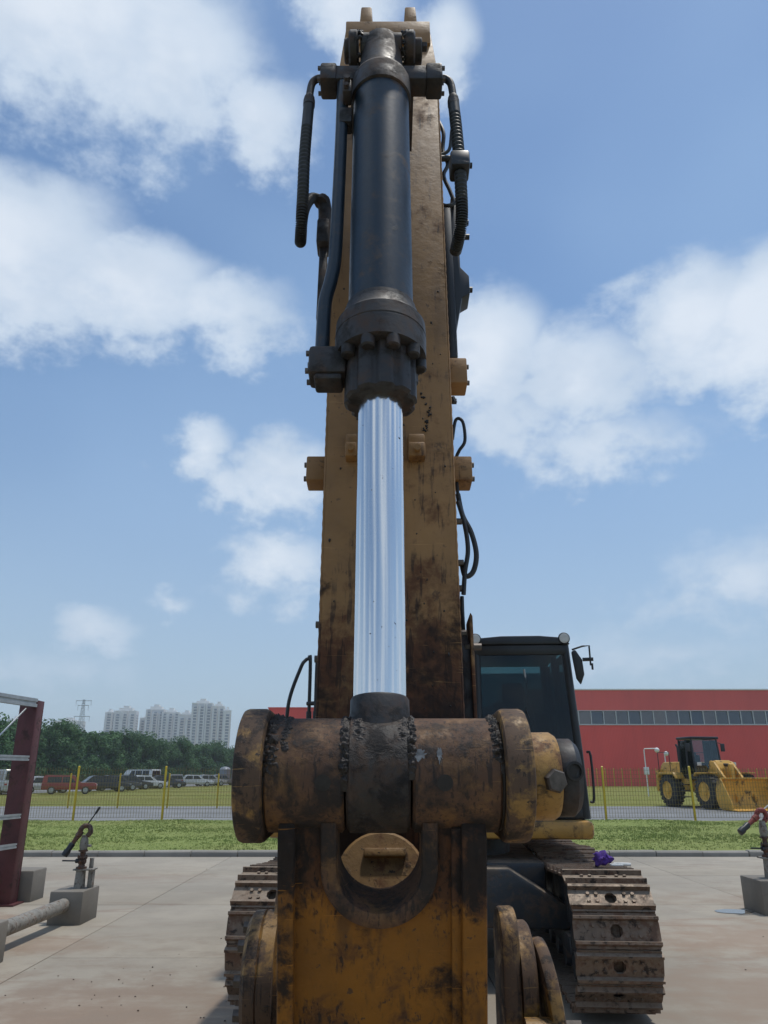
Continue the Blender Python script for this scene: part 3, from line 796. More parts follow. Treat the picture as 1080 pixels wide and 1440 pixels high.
# the bucket itself rests on the ground just below the picture
g = G()
shell = [(1.55, .95), (2.2, .98), (2.62, .78), (2.72, .42), (2.5, .1), (2.1, .02), (1.5, .06), (1.5, .03), (2.12, -.012), (2.53, .08), (2.76, .41), (2.66, .8), (2.22, 1.02), (1.55, .99)]
g.prism(shell, 'x', -.62, .62)
bk = make('bucket', g, M_YBODY, EX)
for sx in (-1, 1):
    g = G(); g.prism([(1.55, .97), (2.2, 1.0), (2.64, .79), (2.74, .42), (2.5, .09), (2.1, .0), (1.5, .04)], 'x', sx * .60, sx * .64, None, .004)
    make('bucket_cheek', g, M_PLATE, bk)
for k in range(5):
    x = -.52 + .26 * k; g = G(); g.prism([(1.52, .02), (1.52, .1), (1.26, .05), (1.26, .035)], 'x', x - .05, x + .05, None, .006)
    make('bucket_tooth', g, M_TRACK, bk)

# ---- boom behind the stick, slewed with the machine
ax = Vector((math.sin(R(4)), math.cos(R(4)), 0))
MB = frame((.0165, 2.2, 0), (ax.x, ax.y, 0), (0, 0, 1)); MB = Matrix.Translation((.0165, 2.2, 0)) @ Matrix.Rotation(R(-4), 4, 'Z') @ Matrix.Translation((0, -2.2, 0))
prof = [(2.80, 3.30), (2.72, 3.55), (2.85, 3.72), (4.2, 4.10), (5.7, 4.32), (6.35, 4.15), (7.95, 2.05), (8.02, 1.75), (7.75, 1.55), (7.5, 1.7), (6.05, 3.35), (5.4, 3.5), (4.2, 3.42)]
g = G(); g.prism(prof, 'x', -.21, .21, MB, .012)
boom = make('boom', g, M_STICK, EX)
for sx in (-1, 1):
    g = G(); g.cyl((sx * .285, 6.85, 1.30), (sx * .285, 6.35, 2.35), .085, seg=24, M=MB); g.cyl((sx * .285, 6.35, 2.35), (sx * .285, 6.1, 2.90), .05, seg=20, M=MB)
    g.cyl((sx * .21, 6.1, 2.92), (sx * .34, 6.1, 2.92), .09, seg=24, M=MB)
    make('boom_cylinder', g, M_BLACK, EX)
g = G(); g.cyl((0, 5.5, 4.55), (0, 3.9, 4.56), .10, seg=24, M=MB); g.cyl((0, 3.9, 4.56), (0, 2.72, 4.5), .055, seg=20, M=MB); g.box((-.08, 5.35, 4.25), (.08, 5.65, 4.62), MB, .02)
make('stick_cylinder', g, M_BLACK, EX)

# ---- undercarriage
MU = Matrix.Translation((.425, 6.55, 0)) @ Matrix.Rotation(R(-4), 4, 'Z')
TW, TL, TZ, TR = .6, 3.95, .525, .44
def shoe_mesh():
    g = G(); w, l, th = TW / 2, .112, .020
    oc = [(.045 * math.cos(R(22.5 + 45 * k)), .045 * math.sin(R(22.5 + 45 * k))) for k in range(8)]
    ow = [(w, l * .42), (w * .4, l), (-w * .4, l), (-w, l * .42), (-w, -l * .42), (-w * .4, -l), (w * .4, -l), (w, -l * .42)]
    cn = [(w, l), None, (-w, l), None, (-w, -l), None, (w, -l), None]
    top, bot = th / 2, -th / 2
    vs = [(p[0], p[1], top) for p in ow] + [(p[0], p[1], top) for p in oc] + [(p[0], p[1], bot) for p in ow] + [(p[0], p[1], bot) for p in oc]
    fs = []
    for k in range(8):
        j = (k + 1) % 8
        fs += [(k, j, 8 + j, 8 + k), (16 + k, 24 + k, 24 + j, 16 + j), (8 + k, 8 + j, 24 + j, 24 + k), (k, 16 + k, 16 + j, j)]
    g.add(vs, fs)
    for sx in (-1, 1):          # corner tabs with chamfer
        for sy in (-1, 1):
            g.add([(sx * w, sy * l * .42, top), (sx * w * .4, sy * l, top), (sx * w * .96, sy * l, top), (sx * w, sy * l * .42, bot), (sx * w * .4, sy * l, bot), (sx * w * .96, sy * l, bot)], [(0, 1, 2), (5, 4, 3), (1, 2, 5, 4), (0, 2, 5, 3)])
    for y0 in (-.098, .062):
        g.prism([(y0, th / 2 - .004), (y0 + .036, th / 2 - .004), (y0 + .027, th / 2 + .034), (y0 + .009, th / 2 + .034)], 'x', -w + .004, w - .004)
    for x in (-.16, -.10, .10, .16):
        for y in (-.03, .03):
            g.cyl((x, y, th / 2 - .002), (x, y, th / 2 + .014), .013, seg=6)
    return g
def track_path(s):
    """point and outward normal angle on the pad line at arc length s; starts at the top of the idler, runs round the front"""
    q = math.pi * TR
    L = 2 * TL + 2 * q; s %= L
    if s < q:
        a = math.pi / 2 + s / TR
        return (TR * math.cos(a), TZ + TR * math.sin(a), a)
    s -= q
    if s < TL: return (s, TZ - TR, -math.pi / 2)
    s -= TL
    if s < q:
        a = -math.pi / 2 + s / TR
        return (TL + TR * math.cos(a), TZ + TR * math.sin(a), a)
    s -= q
    f = s / TL
    return (TL - s, TZ + TR - .045 * math.sin(math.pi * 2 * f) ** 2, math.pi / 2 - .07 * math.sin(4 * math.pi * f) * (-1))
PERI = 2 * TL + 2 * math.pi * TR; NSH = 46
shoe_src = None
for sx in (-1, 1):
    X = sx * 1.24
    MT = MU @ Matrix.Translation((X, 0, 0))
    g = G()
    g.prism([(.35, .42), (TL - .35, .42), (TL - .25, .62), (TL - .5, .82), (.6, .82), (.28, .66)], 'x', -.15, .15, MT, .02)
    g.box((-.20, .55, .30), (.20, TL - .6, .44), MT, .02)
    tf = make('track_frame', g, M_UNDER, EX)
    g = G(); inner = -sx
    g.prism([(.42, .55), (.85, .50), (1.6, .55), (1.6, .88), (.7, .93), (.34, .86), (.30, .7)], 'x', inner * .15, inner * .17, MT, .006)
    make('frame_cover', g, M_UNDER, tf)
    g = G(); g.lathe(MT @ Vector((-.09, 0, TZ)), MU.to_3x3() @ Vector((1, 0, 0)), [(-.012, .22), (-.01, .34), (0, .355), (.02, .40), (.055, .40), (.058, .37), (.122, .37), (.125, .40), (.16, .40), (.18, .355), (.19, .34), (.192, .22)], 48)
    make('idler', g, M_TRACK, tf)
    g = G(); g.lathe(MT @ Vector((-.12, 0, TZ)), MU.to_3x3() @ Vector((1, 0, 0)), [(-.05, .09), (-.04, .12), (.28, .12), (.29, .09)], 24)
    g.prism([(-.07, .40), (.5, .36), (.5, .66), (-.07, .63)], 'x', -.19, -.135, MT, .01); g.prism([(-.07, .40), (.5, .36), (.5, .66), (-.07, .63)], 'x', .135, .19, MT, .01)
    make('idler_yoke', g, M_UNDER, tf)
    g = G(); g.lathe(MT @ Vector((-.05, TL, TZ)), MU.to_3x3() @ Vector((1, 0, 0)), [(-.2, .2), (-.18, .26), (0, .27), (.0, .38), (.1, .38), (.1, .27), (.28, .26), (.3, .2)], 40)
    make('sprocket', g, M_TRACK, tf)
    for k in range(7):
        y = .55 + k * .48
        g = G(); g.lathe(MT @ Vector((-.17, y, .235)), MU.to_3x3() @ Vector((1, 0, 0)), [(0, .10), (.05, .11), (.06, .09), (.28, .09), (.29, .11), (.34, .10)], 20)
        make('track_roller', g, M_UNDER, tf)
    for y in (1.3, 2.7):
        g = G(); g.lathe(MT @ Vector((-.15, y, .84)), MU.to_3x3() @ Vector((1, 0, 0)), [(0, .06), (.3, .06)], 16); make('carrier_roller', g, M_UNDER, tf)
    g = G()                                  # link chain under the pads
    for k in range(NSH):
        y, z, a = track_path(PERI * (k + .5) / NSH)
        for xo in (-.095, .095):
            m4 = MT @ Matrix.Translation((xo, y, z)) @ Matrix.Rotation(a - math.pi / 2, 4, 'X')
            g.box((-.022, -.128, -.085), (.022, .128, -.012), m4)
        m4 = MT @ Matrix.Translation((0, y, z)) @ Matrix.Rotation(a - math.pi / 2, 4, 'X')
        g.cyl((-.13, -.12, -.05), (.13, -.12, -.05), .024, seg=8, M=m4)
    make('track_chain', g, M_TRACK, tf, kind='stuff')
    for k in range(NSH):
        y, z, a = track_path(PERI * k / NSH + .1)
        m4 = MT @ Matrix.Translation((0, y, z)) @ Matrix.Rotation(a - math.pi / 2, 4, 'X') @ Matrix.Rotation(rnd.uniform(-.02, .02), 4, 'X')
        loc = m4.to_translation(); rot = m4.to_euler()
        if shoe_src is None:
            shoe_src = make('track_shoe', shoe_mesh(), M_TRACK, tf)
            shoe_src.location = loc - ORG[tf.name]; shoe_src.rotation_euler = rot
        else:
            inst(shoe_src, tf, loc, rot)
g = G()
g.box((-.95, 1.0, .55), (.95, 3.1, .95), MU, .05)
g.prism([(-1.1, .45), (1.1, .45), (1.1, .62), (.6, .92), (-.6, .92), (-1.1, .62)], 'y', .75, 1.25, MU, .03)
g.cyl((0, 2.05, .9), (0, 2.05, 1.12), .72, seg=48, M=MU)
make('carbody', g, M_UNDER, EX)

# ---- upper structure
g = G()
g.box((-1.58, .98, 1.13), (1.40, 5.0, 1.29), MU, .045)
deck = make('revolving_frame', g, M_YBODY, EX)
g = G(); g.box((-1.56, 1.15, 1.29), (-.62, 3.2, 2.02), MU, .04); make('fuel_tank', g, M_YBODY, EX)
g = G(); g.box((-1.36, 3.2, 1.29), (1.36, 4.7, 2.16), MU, .06); make('engine_hood', g, M_YBODY, EX)
g = G(); g.prism([(-1.4, 4.7), (1.4, 4.7), (1.36, 5.2), (.9, 5.55), (-.9, 5.55), (-1.36, 5.2)], 'z', 1.2, 2.12, MU, .05); make('counterweight', g, M_YBODY, EX)
g = G(); g.prism([(.95, 1.30), (1.9, 1.30), (1.9, 2.0), (1.35, 2.05)], 'x', -.36, -.30, MU, .01); g.prism([(.95, 1.30), (1.9, 1.30), (1.9, 2.0), (1.35, 2.05)], 'x', .18, .24, MU, .01)
make('boom_foot_bracket', g, M_CAST, EX)
# handrails on the far side deck
Q = lambda x, y, z: tuple(MU @ Vector((x, y, z)))
g = G(); g.tube([Q(-1.53, 1.45, 2.0), Q(-1.51, 1.47, 2.4), Q(-1.41, 1.52, 2.74), Q(-1.37, 1.55, 2.82), Q(-1.335, 1.56, 2.84), Q(-1.315, 1.56, 2.80), Q(-1.315, 1.56, 2.0)], .019, 10, None, 8)
make('handrail', g, M_BLACK, EX)
g = G(); g.tube([Q(-1.235, 1.5, 2.0), Q(-1.235, 1.5, 2.76), Q(-1.215, 1.52, 2.80), Q(-1.15, 1.55, 2.80), Q(-1.05, 1.6, 2.78)], .019, 10, None, 6); g.cyl(Q(-1.335, 1.56, 2.38), Q(-1.235, 1.52, 2.38), .022, seg=10); g.cyl(Q(-1.315, 1.56, 2.0), Q(-1.315, 1.56, 2.3), .028, seg=10); g.cyl(Q(-1.235, 1.5, 2.0), Q(-1.235, 1.5, 2.3), .028, seg=10)
make('handrail', g, M_BLACK, EX)

# ---- cab
CX0, CX1, CY0, CY1, CZ0, CZ1 = .36, 1.385, 1.05, 2.85, 1.30, 2.96
def cxw(z, side): f = (z - CZ0) / (CZ1 - CZ0); return (CX0 + .02 * f) if side < 0 else (CX1 - .07 * f)
def cyf(z): f = (z - CZ0) / (CZ1 - CZ0); return CY0 + .10 * max(0, (f - .35) / .65)
g = G()
for sx in (-1, 1):                                   # four posts, sills and roof rails
    for z0, z1 in ((CZ0, 1.9), (1.9, CZ1 - .06)):
        a = (cxw(z0, sx) - sx * .035, cyf(z0) + .04, z0); b = (cxw(z1, sx) - sx * .035, cyf(z1) + .04, z1)
        g.tube([a, b], .042, 12, MU, 1)
    g.tube([(cxw(CZ0, sx) - sx * .03, CY1 - .05, CZ0), (cxw(CZ1, sx) - sx * .03, CY1 - .05, CZ1 - .05)], .05, 12, MU, 1)
    g.tube([(cxw(CZ0, sx) - sx * .03, CY0 + .95, CZ0), (cxw(CZ1, sx) - sx * .03, CY0 + .95, CZ1 - .05)], .035, 12, MU, 1)
    g.box((cxw(CZ0, sx) - sx * .05, CY0 + .05, CZ0), (cxw(CZ0, sx), CY1 - .05, CZ0 + .12), MU, .015)
g.box((CX0 + .02, CY0 + .01, CZ0), (CX1 - .02, CY0 + .07, CZ0 + .10), MU, .012)
g.box((CX0 + .06, CY0 + .08, 1.93), (CX1 - .08, CY0 + .10, 1.955), MU, .006)
g.box((CX0 + .05, CY1 - .08, CZ0), (CX1 - .05, CY1 - .03, 2.0), MU, .01)
cab = make('cab', g, M_BLACK, EX)
g = G(); g.prism([(CX0 - .01, 2.90), (CX0 + .06, 2.965), (CX0 + .3, 2.985), (CX1 - .35, 2.985), (CX1 - .12, 2.965), (CX1 - .05, 2.90)], 'y', CY0 + .06, CY1, MU, .015); g.box((CX0 + .03, CY0 + .085, 2.80), (CX1 - .09, CY0 + .13, 2.9), MU, .01)
make('cab_roof', g, M_BLACK, cab)
def pane(name, pts, M=MU, mat=M_GLASS, parent=None):
    g = G(); c = [M @ Vector(p) for p in pts]; nrm = (c[1] - c[0]).cross(c[2] - c[0]).normalized() * .004; k = len(c)
    g.add([p + nrm for p in c] + [p - nrm for p in c], [tuple(range(k)), tuple(range(2 * k - 1, k - 1, -1))] + [(i, i + k, (i + 1) % k + k, (i + 1) % k) for i in range(k)])
    return make(name, g, mat, parent, angle=0)
pane('windscreen', [(cxw(1.96, -1) - .0 + .07, cyf(1.96) + .02, 1.96), (cxw(1.96, 1) - .07, cyf(1.96) + .02, 1.96), (cxw(2.86, 1) - .07, cyf(2.86) + .02, 2.86), (cxw(2.86, -1) + .07, cyf(2.86) + .02, 2.86)], parent=cab)
pane('lower_window', [(cxw(1.4, -1) + .07, CY0 + .02, 1.4), (cxw(1.4, 1) - .07, CY0 + .02, 1.4), (cxw(1.93, 1) - .07, CY0 + .02, 1.93), (cxw(1.93, -1) + .07, CY0 + .02, 1.93)], parent=cab)
for sx in (-1, 1):
    for y0, y1 in ((CY0 + .13, CY0 + .92), (CY0 + .98, CY1 - .1)):
        pane('side_window', [(cxw(1.45, sx) - sx * .02, y0, 1.45), (cxw(1.45, sx) - sx * .02, y1, 1.45), (cxw(2.85, sx) - sx * .02, y1, 2.85), (cxw(2.85, sx) - sx * .02, y0, 2.85)], parent=cab)
pane('rear_window', [(CX0 + .1, CY1 - .04, 2.03), (CX1 - .1, CY1 - .04, 2.03), (CX1 - .12, CY1 - .04, 2.82), (CX0 + .1, CY1 - .04, 2.82)], parent=cab)
g = G()
g.box((.62, 1.85, 1.62), (1.12, 2.35, 1.78), MU, .05); g.prism([(2.25, 1.7), (2.40, 1.7), (2.52, 2.45), (2.42, 2.45)], 'x', .64, 1.10, MU, .03); g.prism([(2.41, 2.44), (2.50, 2.44), (2.53, 2.66), (2.46, 2.68)], 'x', .75, .99, MU, .03)
g.box((.42, 1.7, 1.4), (.60, 2.4, 1.85), MU, .04); g.box((1.14, 1.7, 1.4), (1.30, 2.4, 1.85), MU, .04)
make('seat', g, M_BLACK, cab)
g = G(); g.box((CX0 + .06, CY1 - .30, 1.3), (CX1 - .10, CY1 - .10, 2.35), MU, .03); make('rear_console', g, M_BLACK, cab)
g = G(); g.box((CX0 + .04, CY0 + .1, CZ0 - .01), (CX1 - .04, CY1 - .06, CZ0 + .06), MU); make('cab_floor', g, M_BLACK, cab)
g = G(); g.tube([(.86, CY0 + .135, 2.27), (.885, CY0 + .10, 2.48), (.87, CY0 + .085, 2.66)], .011, 8, MU, 4)
make('wiper', g, M_GALV, cab)
g = G(); g.tube([(.98, CY0 + .06, 1.90), (.86, CY0 + .05, 2.28)], .008, 8, MU, 1); make('wiper_arm', g, M_BLACK, cab)
for x in (CX0 + .045, CX1 - .11):
    g = G(); g.lathe((x, CY0 + .05, 2.955), (0, 1, 0), [(0, .050), (.012, .058), (.07, .054), (.12, .03)], 28, MU)
    lamp = make('work_light', g, M_BLACK, cab)
    g = G(); g.lathe((x, CY0 + .046, 2.955), (0, 1, 0), [(0, .012), (-.003, .03), (.002, .047), (.008, .048)], 28, MU); make('lamp_lens', g, M_LAMP, cab)
g = G(); g.prism([(1.36, 2.56), (1.40, 2.50), (1.44, 2.60), (1.43, 2.74), (1.37, 2.84), (1.33, 2.82)], 'y', CY0 + .02, CY0 + .06, MU @ Matrix.Rotation(R(0), 4, 'Z'), .015)
mir = make('mirror', g, M_BLACK, cab)
g = G(); g.tube([(1.34, CY0 + .05, 2.84), (1.44, CY0 + .03, 2.87), (1.50, CY0 + .0, 2.87), (1.50, CY0, 2.68)], .009, 8, MU, 1); g.cyl((1.43, CY0 + .02, 2.74), (1.53, CY0 + .0, 2.74), .018, seg=8, M=MU); g.tube([(1.515, CY0, 2.70), (1.515, CY0, 2.64)], .01, 8, MU, 1)
make('mirror_bracket', g, M_BLACK, cab)
g = G(); g.tube([(CX1 + .01, CY0 + .0, 1.45), (CX1 + .04, CY0 - .02, 1.48), (CX1 + .04, CY0 - .02, 1.85), (CX1 + .01, CY0, 1.88)], .012, 8, MU, 3); make('grab_handle', g, M_BLACK, cab)

# purple cloth and a pale scraper left lying on the near track
M_PURPLE = plain('purple_cloth', (.075, .028, .22), .85, 0, .4, 14, .01)
g = G(); g.lump((1.735, 6.72, 1.055), .055, 3, .9, 3, (1, 1, .85)); g.lump((1.785, 6.73, 1.045), .040, 8, .9, 3, (.9, 1, .8))
o = make('cloth', g, M_PURPLE, None, 60); tag(o, 'crumpled purple cloth lying on the outer edge of the excavator track', 'cloth')
g = G(); g.tube([(1.80, 6.58, 1.022), (1.87, 6.55, 1.024), (1.92, 6.54, 1.022)], .013, 8); g.box((1.77, 6.53, 1.012), (1.86, 6.60, 1.026), None, .004)
o = make('scraper', g, plain('pale_plastic', (.62, .62, .6), .5), None); tag(o, 'small white hand tool lying beside the purple cloth on the track', 'tool')

# ================================================================== left steel frame
M_REDSTEEL = worn('red_oxide_steel', (.105, .028, .030), r_amt=.15, d_amt=.1, scale=.8, rough=.55, streak=.3, chips=.2, rust=(.06, .03, .02), dirt=(.05, .025, .022))
fr = thing('steel_frame', 'dark red steel column with galvanised rails at the left edge', 'frame', (-5.17, 11.6, 0), world=True)
g = G(); cx, cy = -5.17, 11.6
g.box((cx - .125, cy - .12, .02), (cx + .125, cy - .108, 2.70), None, .003); g.box((cx - .125, cy + .108, .02), (cx + .125, cy + .12, 2.70), None, .003); g.box((cx - .006, cy - .108, .02), (cx + .006, cy + .108, 2.70))
g.box((cx + .113, cy - .10, .02), (cx + .125, cy + .10, 2.70), None, .002); g.box((cx - .2, cy - .17, .0), (cx + .2, cy + .17, .02))
make('column', g, M_REDSTEEL, fr)
def rail(z, w, h):
    g = G(); a = Vector((cx + .10, cy - .13, z)); b = Vector((cx - .85, 4.2, z))
    d_ = (b - a).normalized(); n_ = Vector((d_.y, -d_.x, 0))
    for zz in (z, z + h * .62):
        vs = [a + n_ * w + Vector((0, 0, zz - z)), a - n_ * w + Vector((0, 0, zz - z)), b - n_ * w + Vector((0, 0, zz - z)), b + n_ * w + Vector((0, 0, zz - z))]
        t_ = h * .38; g.add(vs + [v + Vector((0, 0, t_)) for v in vs], [(0, 1, 2, 3), (7, 6, 5, 4), (0, 4, 5, 1), (1, 5, 6, 2), (2, 6, 7, 3), (3, 7, 4, 0)])
    v2 = [a + n_ * w * .4, a - n_ * w * .4, b - n_ * w * .4, b + n_ * w * .4]
    g.add(v2 + [v + Vector((0, 0, h)) for v in v2], [(0, 1, 2, 3), (7, 6, 5, 4), (0, 4, 5, 1), (1, 5, 6, 2), (2, 6, 7, 3), (3, 7, 4, 0)])
    make('rail', g, M_GALV, fr)
rail(2.60, .035, .12); rail(1.86, .028, .07); rail(1.10, .025, .06); rail(.72, .025, .06)
g = G(); g.tube([(cx - .02, cy - .14, 2.58), (cx - .35, 9.3, .9), (cx - .45, 8.6, .4)], .012, 8, None, 1); make('brace_rod', g, M_GALV, fr)
g = G(); g.box((cx - .95, 4.2, .02), (cx - .65, 4.42, 2.7), None, .004); make('column', g, M_REDSTEEL, fr)
g = G(); g.prism([(cx - .55, 11.9), (cx - .19, 11.9), (cx - .95, 4.0), (cx - 1.35, 4.0)], 'z', -.012, .36, None, .015)
o = make('plinth_wall', g, M_BLOCK, None); tag(o, 'low weathered concrete wall at the foot of the red column', 'wall')
g = G(); g.box((cx - .10, 11.80, -.01), (cx + .27, 12.25, .40), None, .02)
o = make('column_base', g, M_BLOCK, None); tag(o, 'concrete base block behind the foot of the red steel column', 'base')

# ================================================================== fire monitors on concrete blocks
M_OLDIRON = worn('old_valve_iron', (.10, .075, .06), r_amt=.5, d_amt=.3, scale=5, rough=.6, streak=0, chips=.2)
M_STAND = worn('stand_grey', (.26, .245, .21), r_amt=.2, d_amt=.2, scale=3, rough=.6, streak=.3, chips=.2, rust=(.12, .07, .045), dirt=(.10, .08, .06))
M_REDPAINT = worn('red_valve_paint', (.24, .035, .028), r_amt=.3, d_amt=.2, scale=5, rough=.5, streak=0)
def monitor(loc, rotz, label, nozzle_mat, tilt, lever, block_label, block, scl):
    x, y = loc
    g = G(); g.box((block[0], block[1], -.012), (block[2], block[3], block[4]), None, .018)
    b = make('concrete_block', g, M_BLOCK, None); tag(b, block_label, 'block')
    z0 = block[4]
    t = thing('fire_monitor', label, 'fire monitor', (x, y, z0), rotz); t.scale = (.86, .86, scl)
    g = G(); g.lathe((0, 0, -.02), (0, 0, 1), [(0, .078), (.26, .066), (.27, .085), (.285, .085)], 24); make('riser_pipe', g, M_STAND, t)
    g = G(); g.box((.10, .02, -.02), (.15, .12, .25), None, .004); g.box((.145, .02, -.02), (.165, .12, .25), None, .003); make('support_leg', g, M_STAND, t)
    g = G(); g.box((-.10, -.06, .25), (.19, .14, .272), None, .004); make('top_plate', g, M_STAND, t)
    g = G(); g.box((.09, .05, .27), (.14, .10, .42), None, .004); make('bracket', g, M_STAND, t)
    g = G(); g.lathe((0, 0, .27), (0, 0, 1), [(0, .075), (.03, .075), (.035, .05), (.06, .042), (.09, .06), (.13, .06), (.15, .04), (.155, .07), (.175, .07), (.18, .038), (.24, .038), (.25, .066), (.27, .066), (.275, .045)], 24); make('valve', g, M_OLDIRON, t)
    for k in range(6):
        a = R(60 * k); g = G(); g.cyl((.062 * math.cos(a), .062 * math.sin(a), .41), (.062 * math.cos(a), .062 * math.sin(a), .465), .009, seg=6); make('valve_bolt', g, M_OLDIRON, t)
    g = G(); g.cyl((-.05, -.03, .385), (-.26, -.07, .392), .011, seg=8); g.lathe((-.03, -.02, .385), (-1, -.2, 0), [(0, .03), (.05, .034), (.06, .02)], 12); make('valve_lever', g, M_BLACK, t)
    g = G(); g.lathe((0, 0, .54), (0, 0, 1), [(0, .05), (.06, .062), (.14, .055), (.20, .04), (.21, .05)], 20); g.cyl((.05, 0, .60), (.11, -.02, .60), .02, seg=10); make('swivel', g, M_STAND, t)
    g = G(); g.tube([(.035, 0, .74), (.075, 0, .80), (.05, 0, .875), (-.02, 0, .885), (-.065, 0, .84), (-.085, 0, .77)], .036, 14); make('loop_elbow', g, nozzle_mat, t)
    d_ = Vector((-math.cos(tilt), -.15, -math.sin(tilt))).normalized(); p = Vector((-.06, 0, .81))
    g = G(); g.lathe(p, d_, [(0, .044), (.08, .046), (.09, .036), (.22, .030)], 18); make('nozzle_body', g, nozzle_mat, t)
    g = G(); g.lathe(p + d_ * .20, d_, [(0, .034), (.02, .045), (.10, .040), (.13, .05), (.20, .048), (.205, .03)], 18); make('nozzle', g, M_BLACK, t)
    g = G(); g.tube([(-.01, 0, .86), lever[0]], .010, 8, None, 1); make('aiming_lever', g, lever[2], t)
    g = G(); q = Vector(lever[0]); w = Vector(lever[1]); g.tube([q, w], .017, 10, None, 1); make('lever_grip', g, M_BLACK, t)
    return t
monitor((-3.74, 10.4), 0, 'rusty grey fire monitor with black lever on the left concrete block', M_OLDIRON, R(62), ((.12, 0, 1.07), (.17, 0, 1.16), M_BLACK),
        'concrete block with a pipe entering it beside the left fire monitor', (-3.98, 10.12, -3.58, 10.68, .36), .80)
monitor((5.03, 11.0), 0, 'fire monitor with red nozzle and pale lever at the right edge', M_REDPAINT, R(33), ((.33, 0, 1.08), (.40, 0, 1.13), M_LAMP),
        'concrete block under the red fire monitor at the right edge', (4.78, 10.75, 5.40, 11.35, .40), .93)
g = G(); g.cyl((-3.80, 10.14, .21), (-3.86, 8.28, .20), .078, seg=24)
o = make('supply_pipe', g, M_STAND, None); tag(o, 'grey horizontal water pipe running into the concrete block at left', 'pipe')
g = G(); g.box((-4.2, 7.75, -.012), (-3.62, 8.30, .36), None, .02)
o = make('concrete_block', g, M_BLOCK, None); tag(o, 'concrete block carrying the near end of the grey pipe, cut by the left edge', 'block')
m, t_, b_ = mat_new('puddle_water'); b_.inputs['Base Color'].default_value = (.12, .11, .10, 1); b_.inputs['Roughness'].default_value = .03
g = G(); pts = [(4.52 + (.24 + .07 * mnoise.noise(Vector((k * .9, 1, 0)))) * math.cos(2 * math.pi * k / 22), 11.06 + (.17 + .06 * mnoise.noise(Vector((k * .8, 5, 0)))) * math.sin(2 * math.pi * k / 22), .004) for k in range(22)]
g.add(pts, [tuple(range(22))]); o = make('puddle', g, m, None, 0); tag(o, 'small puddle on the yard beside the right concrete block', 'puddle')

# ================================================================== fences
M_YPOST = plain('yellow_post_paint', (.58, .40, .02), .5, 0, .15, 3)
M_WIRE = plain('wire_coating', (.20, .155, .05), .6, 0, .3, 3)
def fence(label, x0, n, pitch, y, h, posts, seed, cell=.10):
    t = thing('fence', label, 'fence', (x0, y, 0), world=True)
    psrc = wsrc = None; r_ = random.Random(seed)
    for k in range(n + 1):
        x = x0 + k * pitch
        if psrc is None:
            g = G(); g.box((x - .035, y - .035, -.02), (x + .035, y + .035, h - .02), None, .006); g.add([(x - .04, y - .04, h - .02), (x + .04, y - .04, h - .02), (x + .04, y + .04, h - .02), (x - .04, y + .04, h - .02), (x, y, h + .015)], [(3, 2, 1, 0), (0, 1, 4), (1, 2, 4), (2, 3, 4), (3, 0, 4)])
            psrc = make('post', g, M_YPOST, t); pc = ORG[psrc.name].copy()
        else:
            inst(psrc, t, (x, pc.y, pc.z), (r_.uniform(-.012, .012), r_.uniform(-.012, .012), 0))
        if k == n: break
        if wsrc is None:
            g = G(); w = .0042; top = h - .05; m_ = int((pitch - .08) / cell)
            for i in range(m_ + 1):
                xx = x + .04 + (pitch - .08) * i / m_
                g.box((xx - w, y - w, .12), (xx + w, y + w, top))
            for i in range(int((top - .12) / .15) + 1):
                zz = .14 + i * .15; g.box((x + .03, y - w + .008, zz - w), (x + pitch - .03, y + w + .008, zz + w))
            wsrc = make('wire_panel', g, M_WIRE, t, 0, kind='stuff'); wc = ORG[wsrc.name].copy()
        else:
            inst(wsrc, t, (wc.x + k * pitch, wc.y, wc.z))
    return t
fence('near wire fence with tall yellow posts along the verge', -14.72, 10, 3.272, 30.4, 1.93, None, 3)
fence('far wire fence with yellow posts beyond the road, left of the excavator', -21.15, 8, 2.53, 41.8, 1.66, None, 4, .14)
fence('wire fence with yellow posts in front of the red building', 13.9, 40, 1.05, 101, 2.2, None, 5, .35)
# lamp posts with cameras
M_WHITE = plain('white_paint', (.72, .72, .70), .5, 0, .08)
for (x, y, h, side, lab) in ((20.05, 62, 3.45, 1, 'white camera pole with a bent arm before the red building, left one'), (23.0, 66, 3.3, 0, 'short white camera pole nearest the wheel loader, right one')):
    t = thing('camera_pole', lab, 'camera pole', (x, y, 0), world=True)
    g = G(); pts = [(x, y, 0), (x, y, h - .1), (x + .05, y, h)] + ([(x + 1.0, y, h + .02)] if side else [(x + .12, y - .05, h)]); g.tube(pts, .04, 10, None, 1); make('pole', g, M_WHITE, t)
    g = G(); e = pts[-1]; g.lump((e[0], e[1], e[2] - .12), .19, 2, .05, 2); make('camera_dome', g, M_WHITE, t)
    g = G(); g.box((x - .2, y - .14, 1.55), (x + .2, y - .06, 2.1), None, .02); make('control_box', g, M_WHITE, t)

# ================================================================== red factory hall
def clad(name, c1):
    m, t, b = mat_new(name); P = coords(t, True)
    n = t.noise(t.scale(P, (.12, .12, .05)), 1.0, 5, .6); n2 = t.noise(t.scale(P, (1.2, 1.2, .12)), 1.0, 4, .6)
    c = t.mix(t.step(n, .3, .7), tuple(x * .9 for x in c1), tuple(x * 1.1 for x in c1)); c = t.mix(t.step(n2, .5, .8, 0, .18), c, tuple(x * .7 for x in c1))
    w = t.new('ShaderNodeTexWave', wave_type='BANDS', bands_direction='X'); w.inputs['Scale'].default_value = 1.6; t.put(w.inputs['Vector'], P)
    t.put(b.inputs['Base Color'], c); b.inputs['Roughness'].default_value = .5
    bump(t, b, w.outputs['Fac'], .03, .25); return m
M_CLAD = clad('red_cladding', (.70, .080, .066)); M_CLAD2 = clad('red_cladding_upper', (.70, .112, .096))
M_FRAME = plain('window_aluminium', (.50, .52, .53), .45, .3, .1)
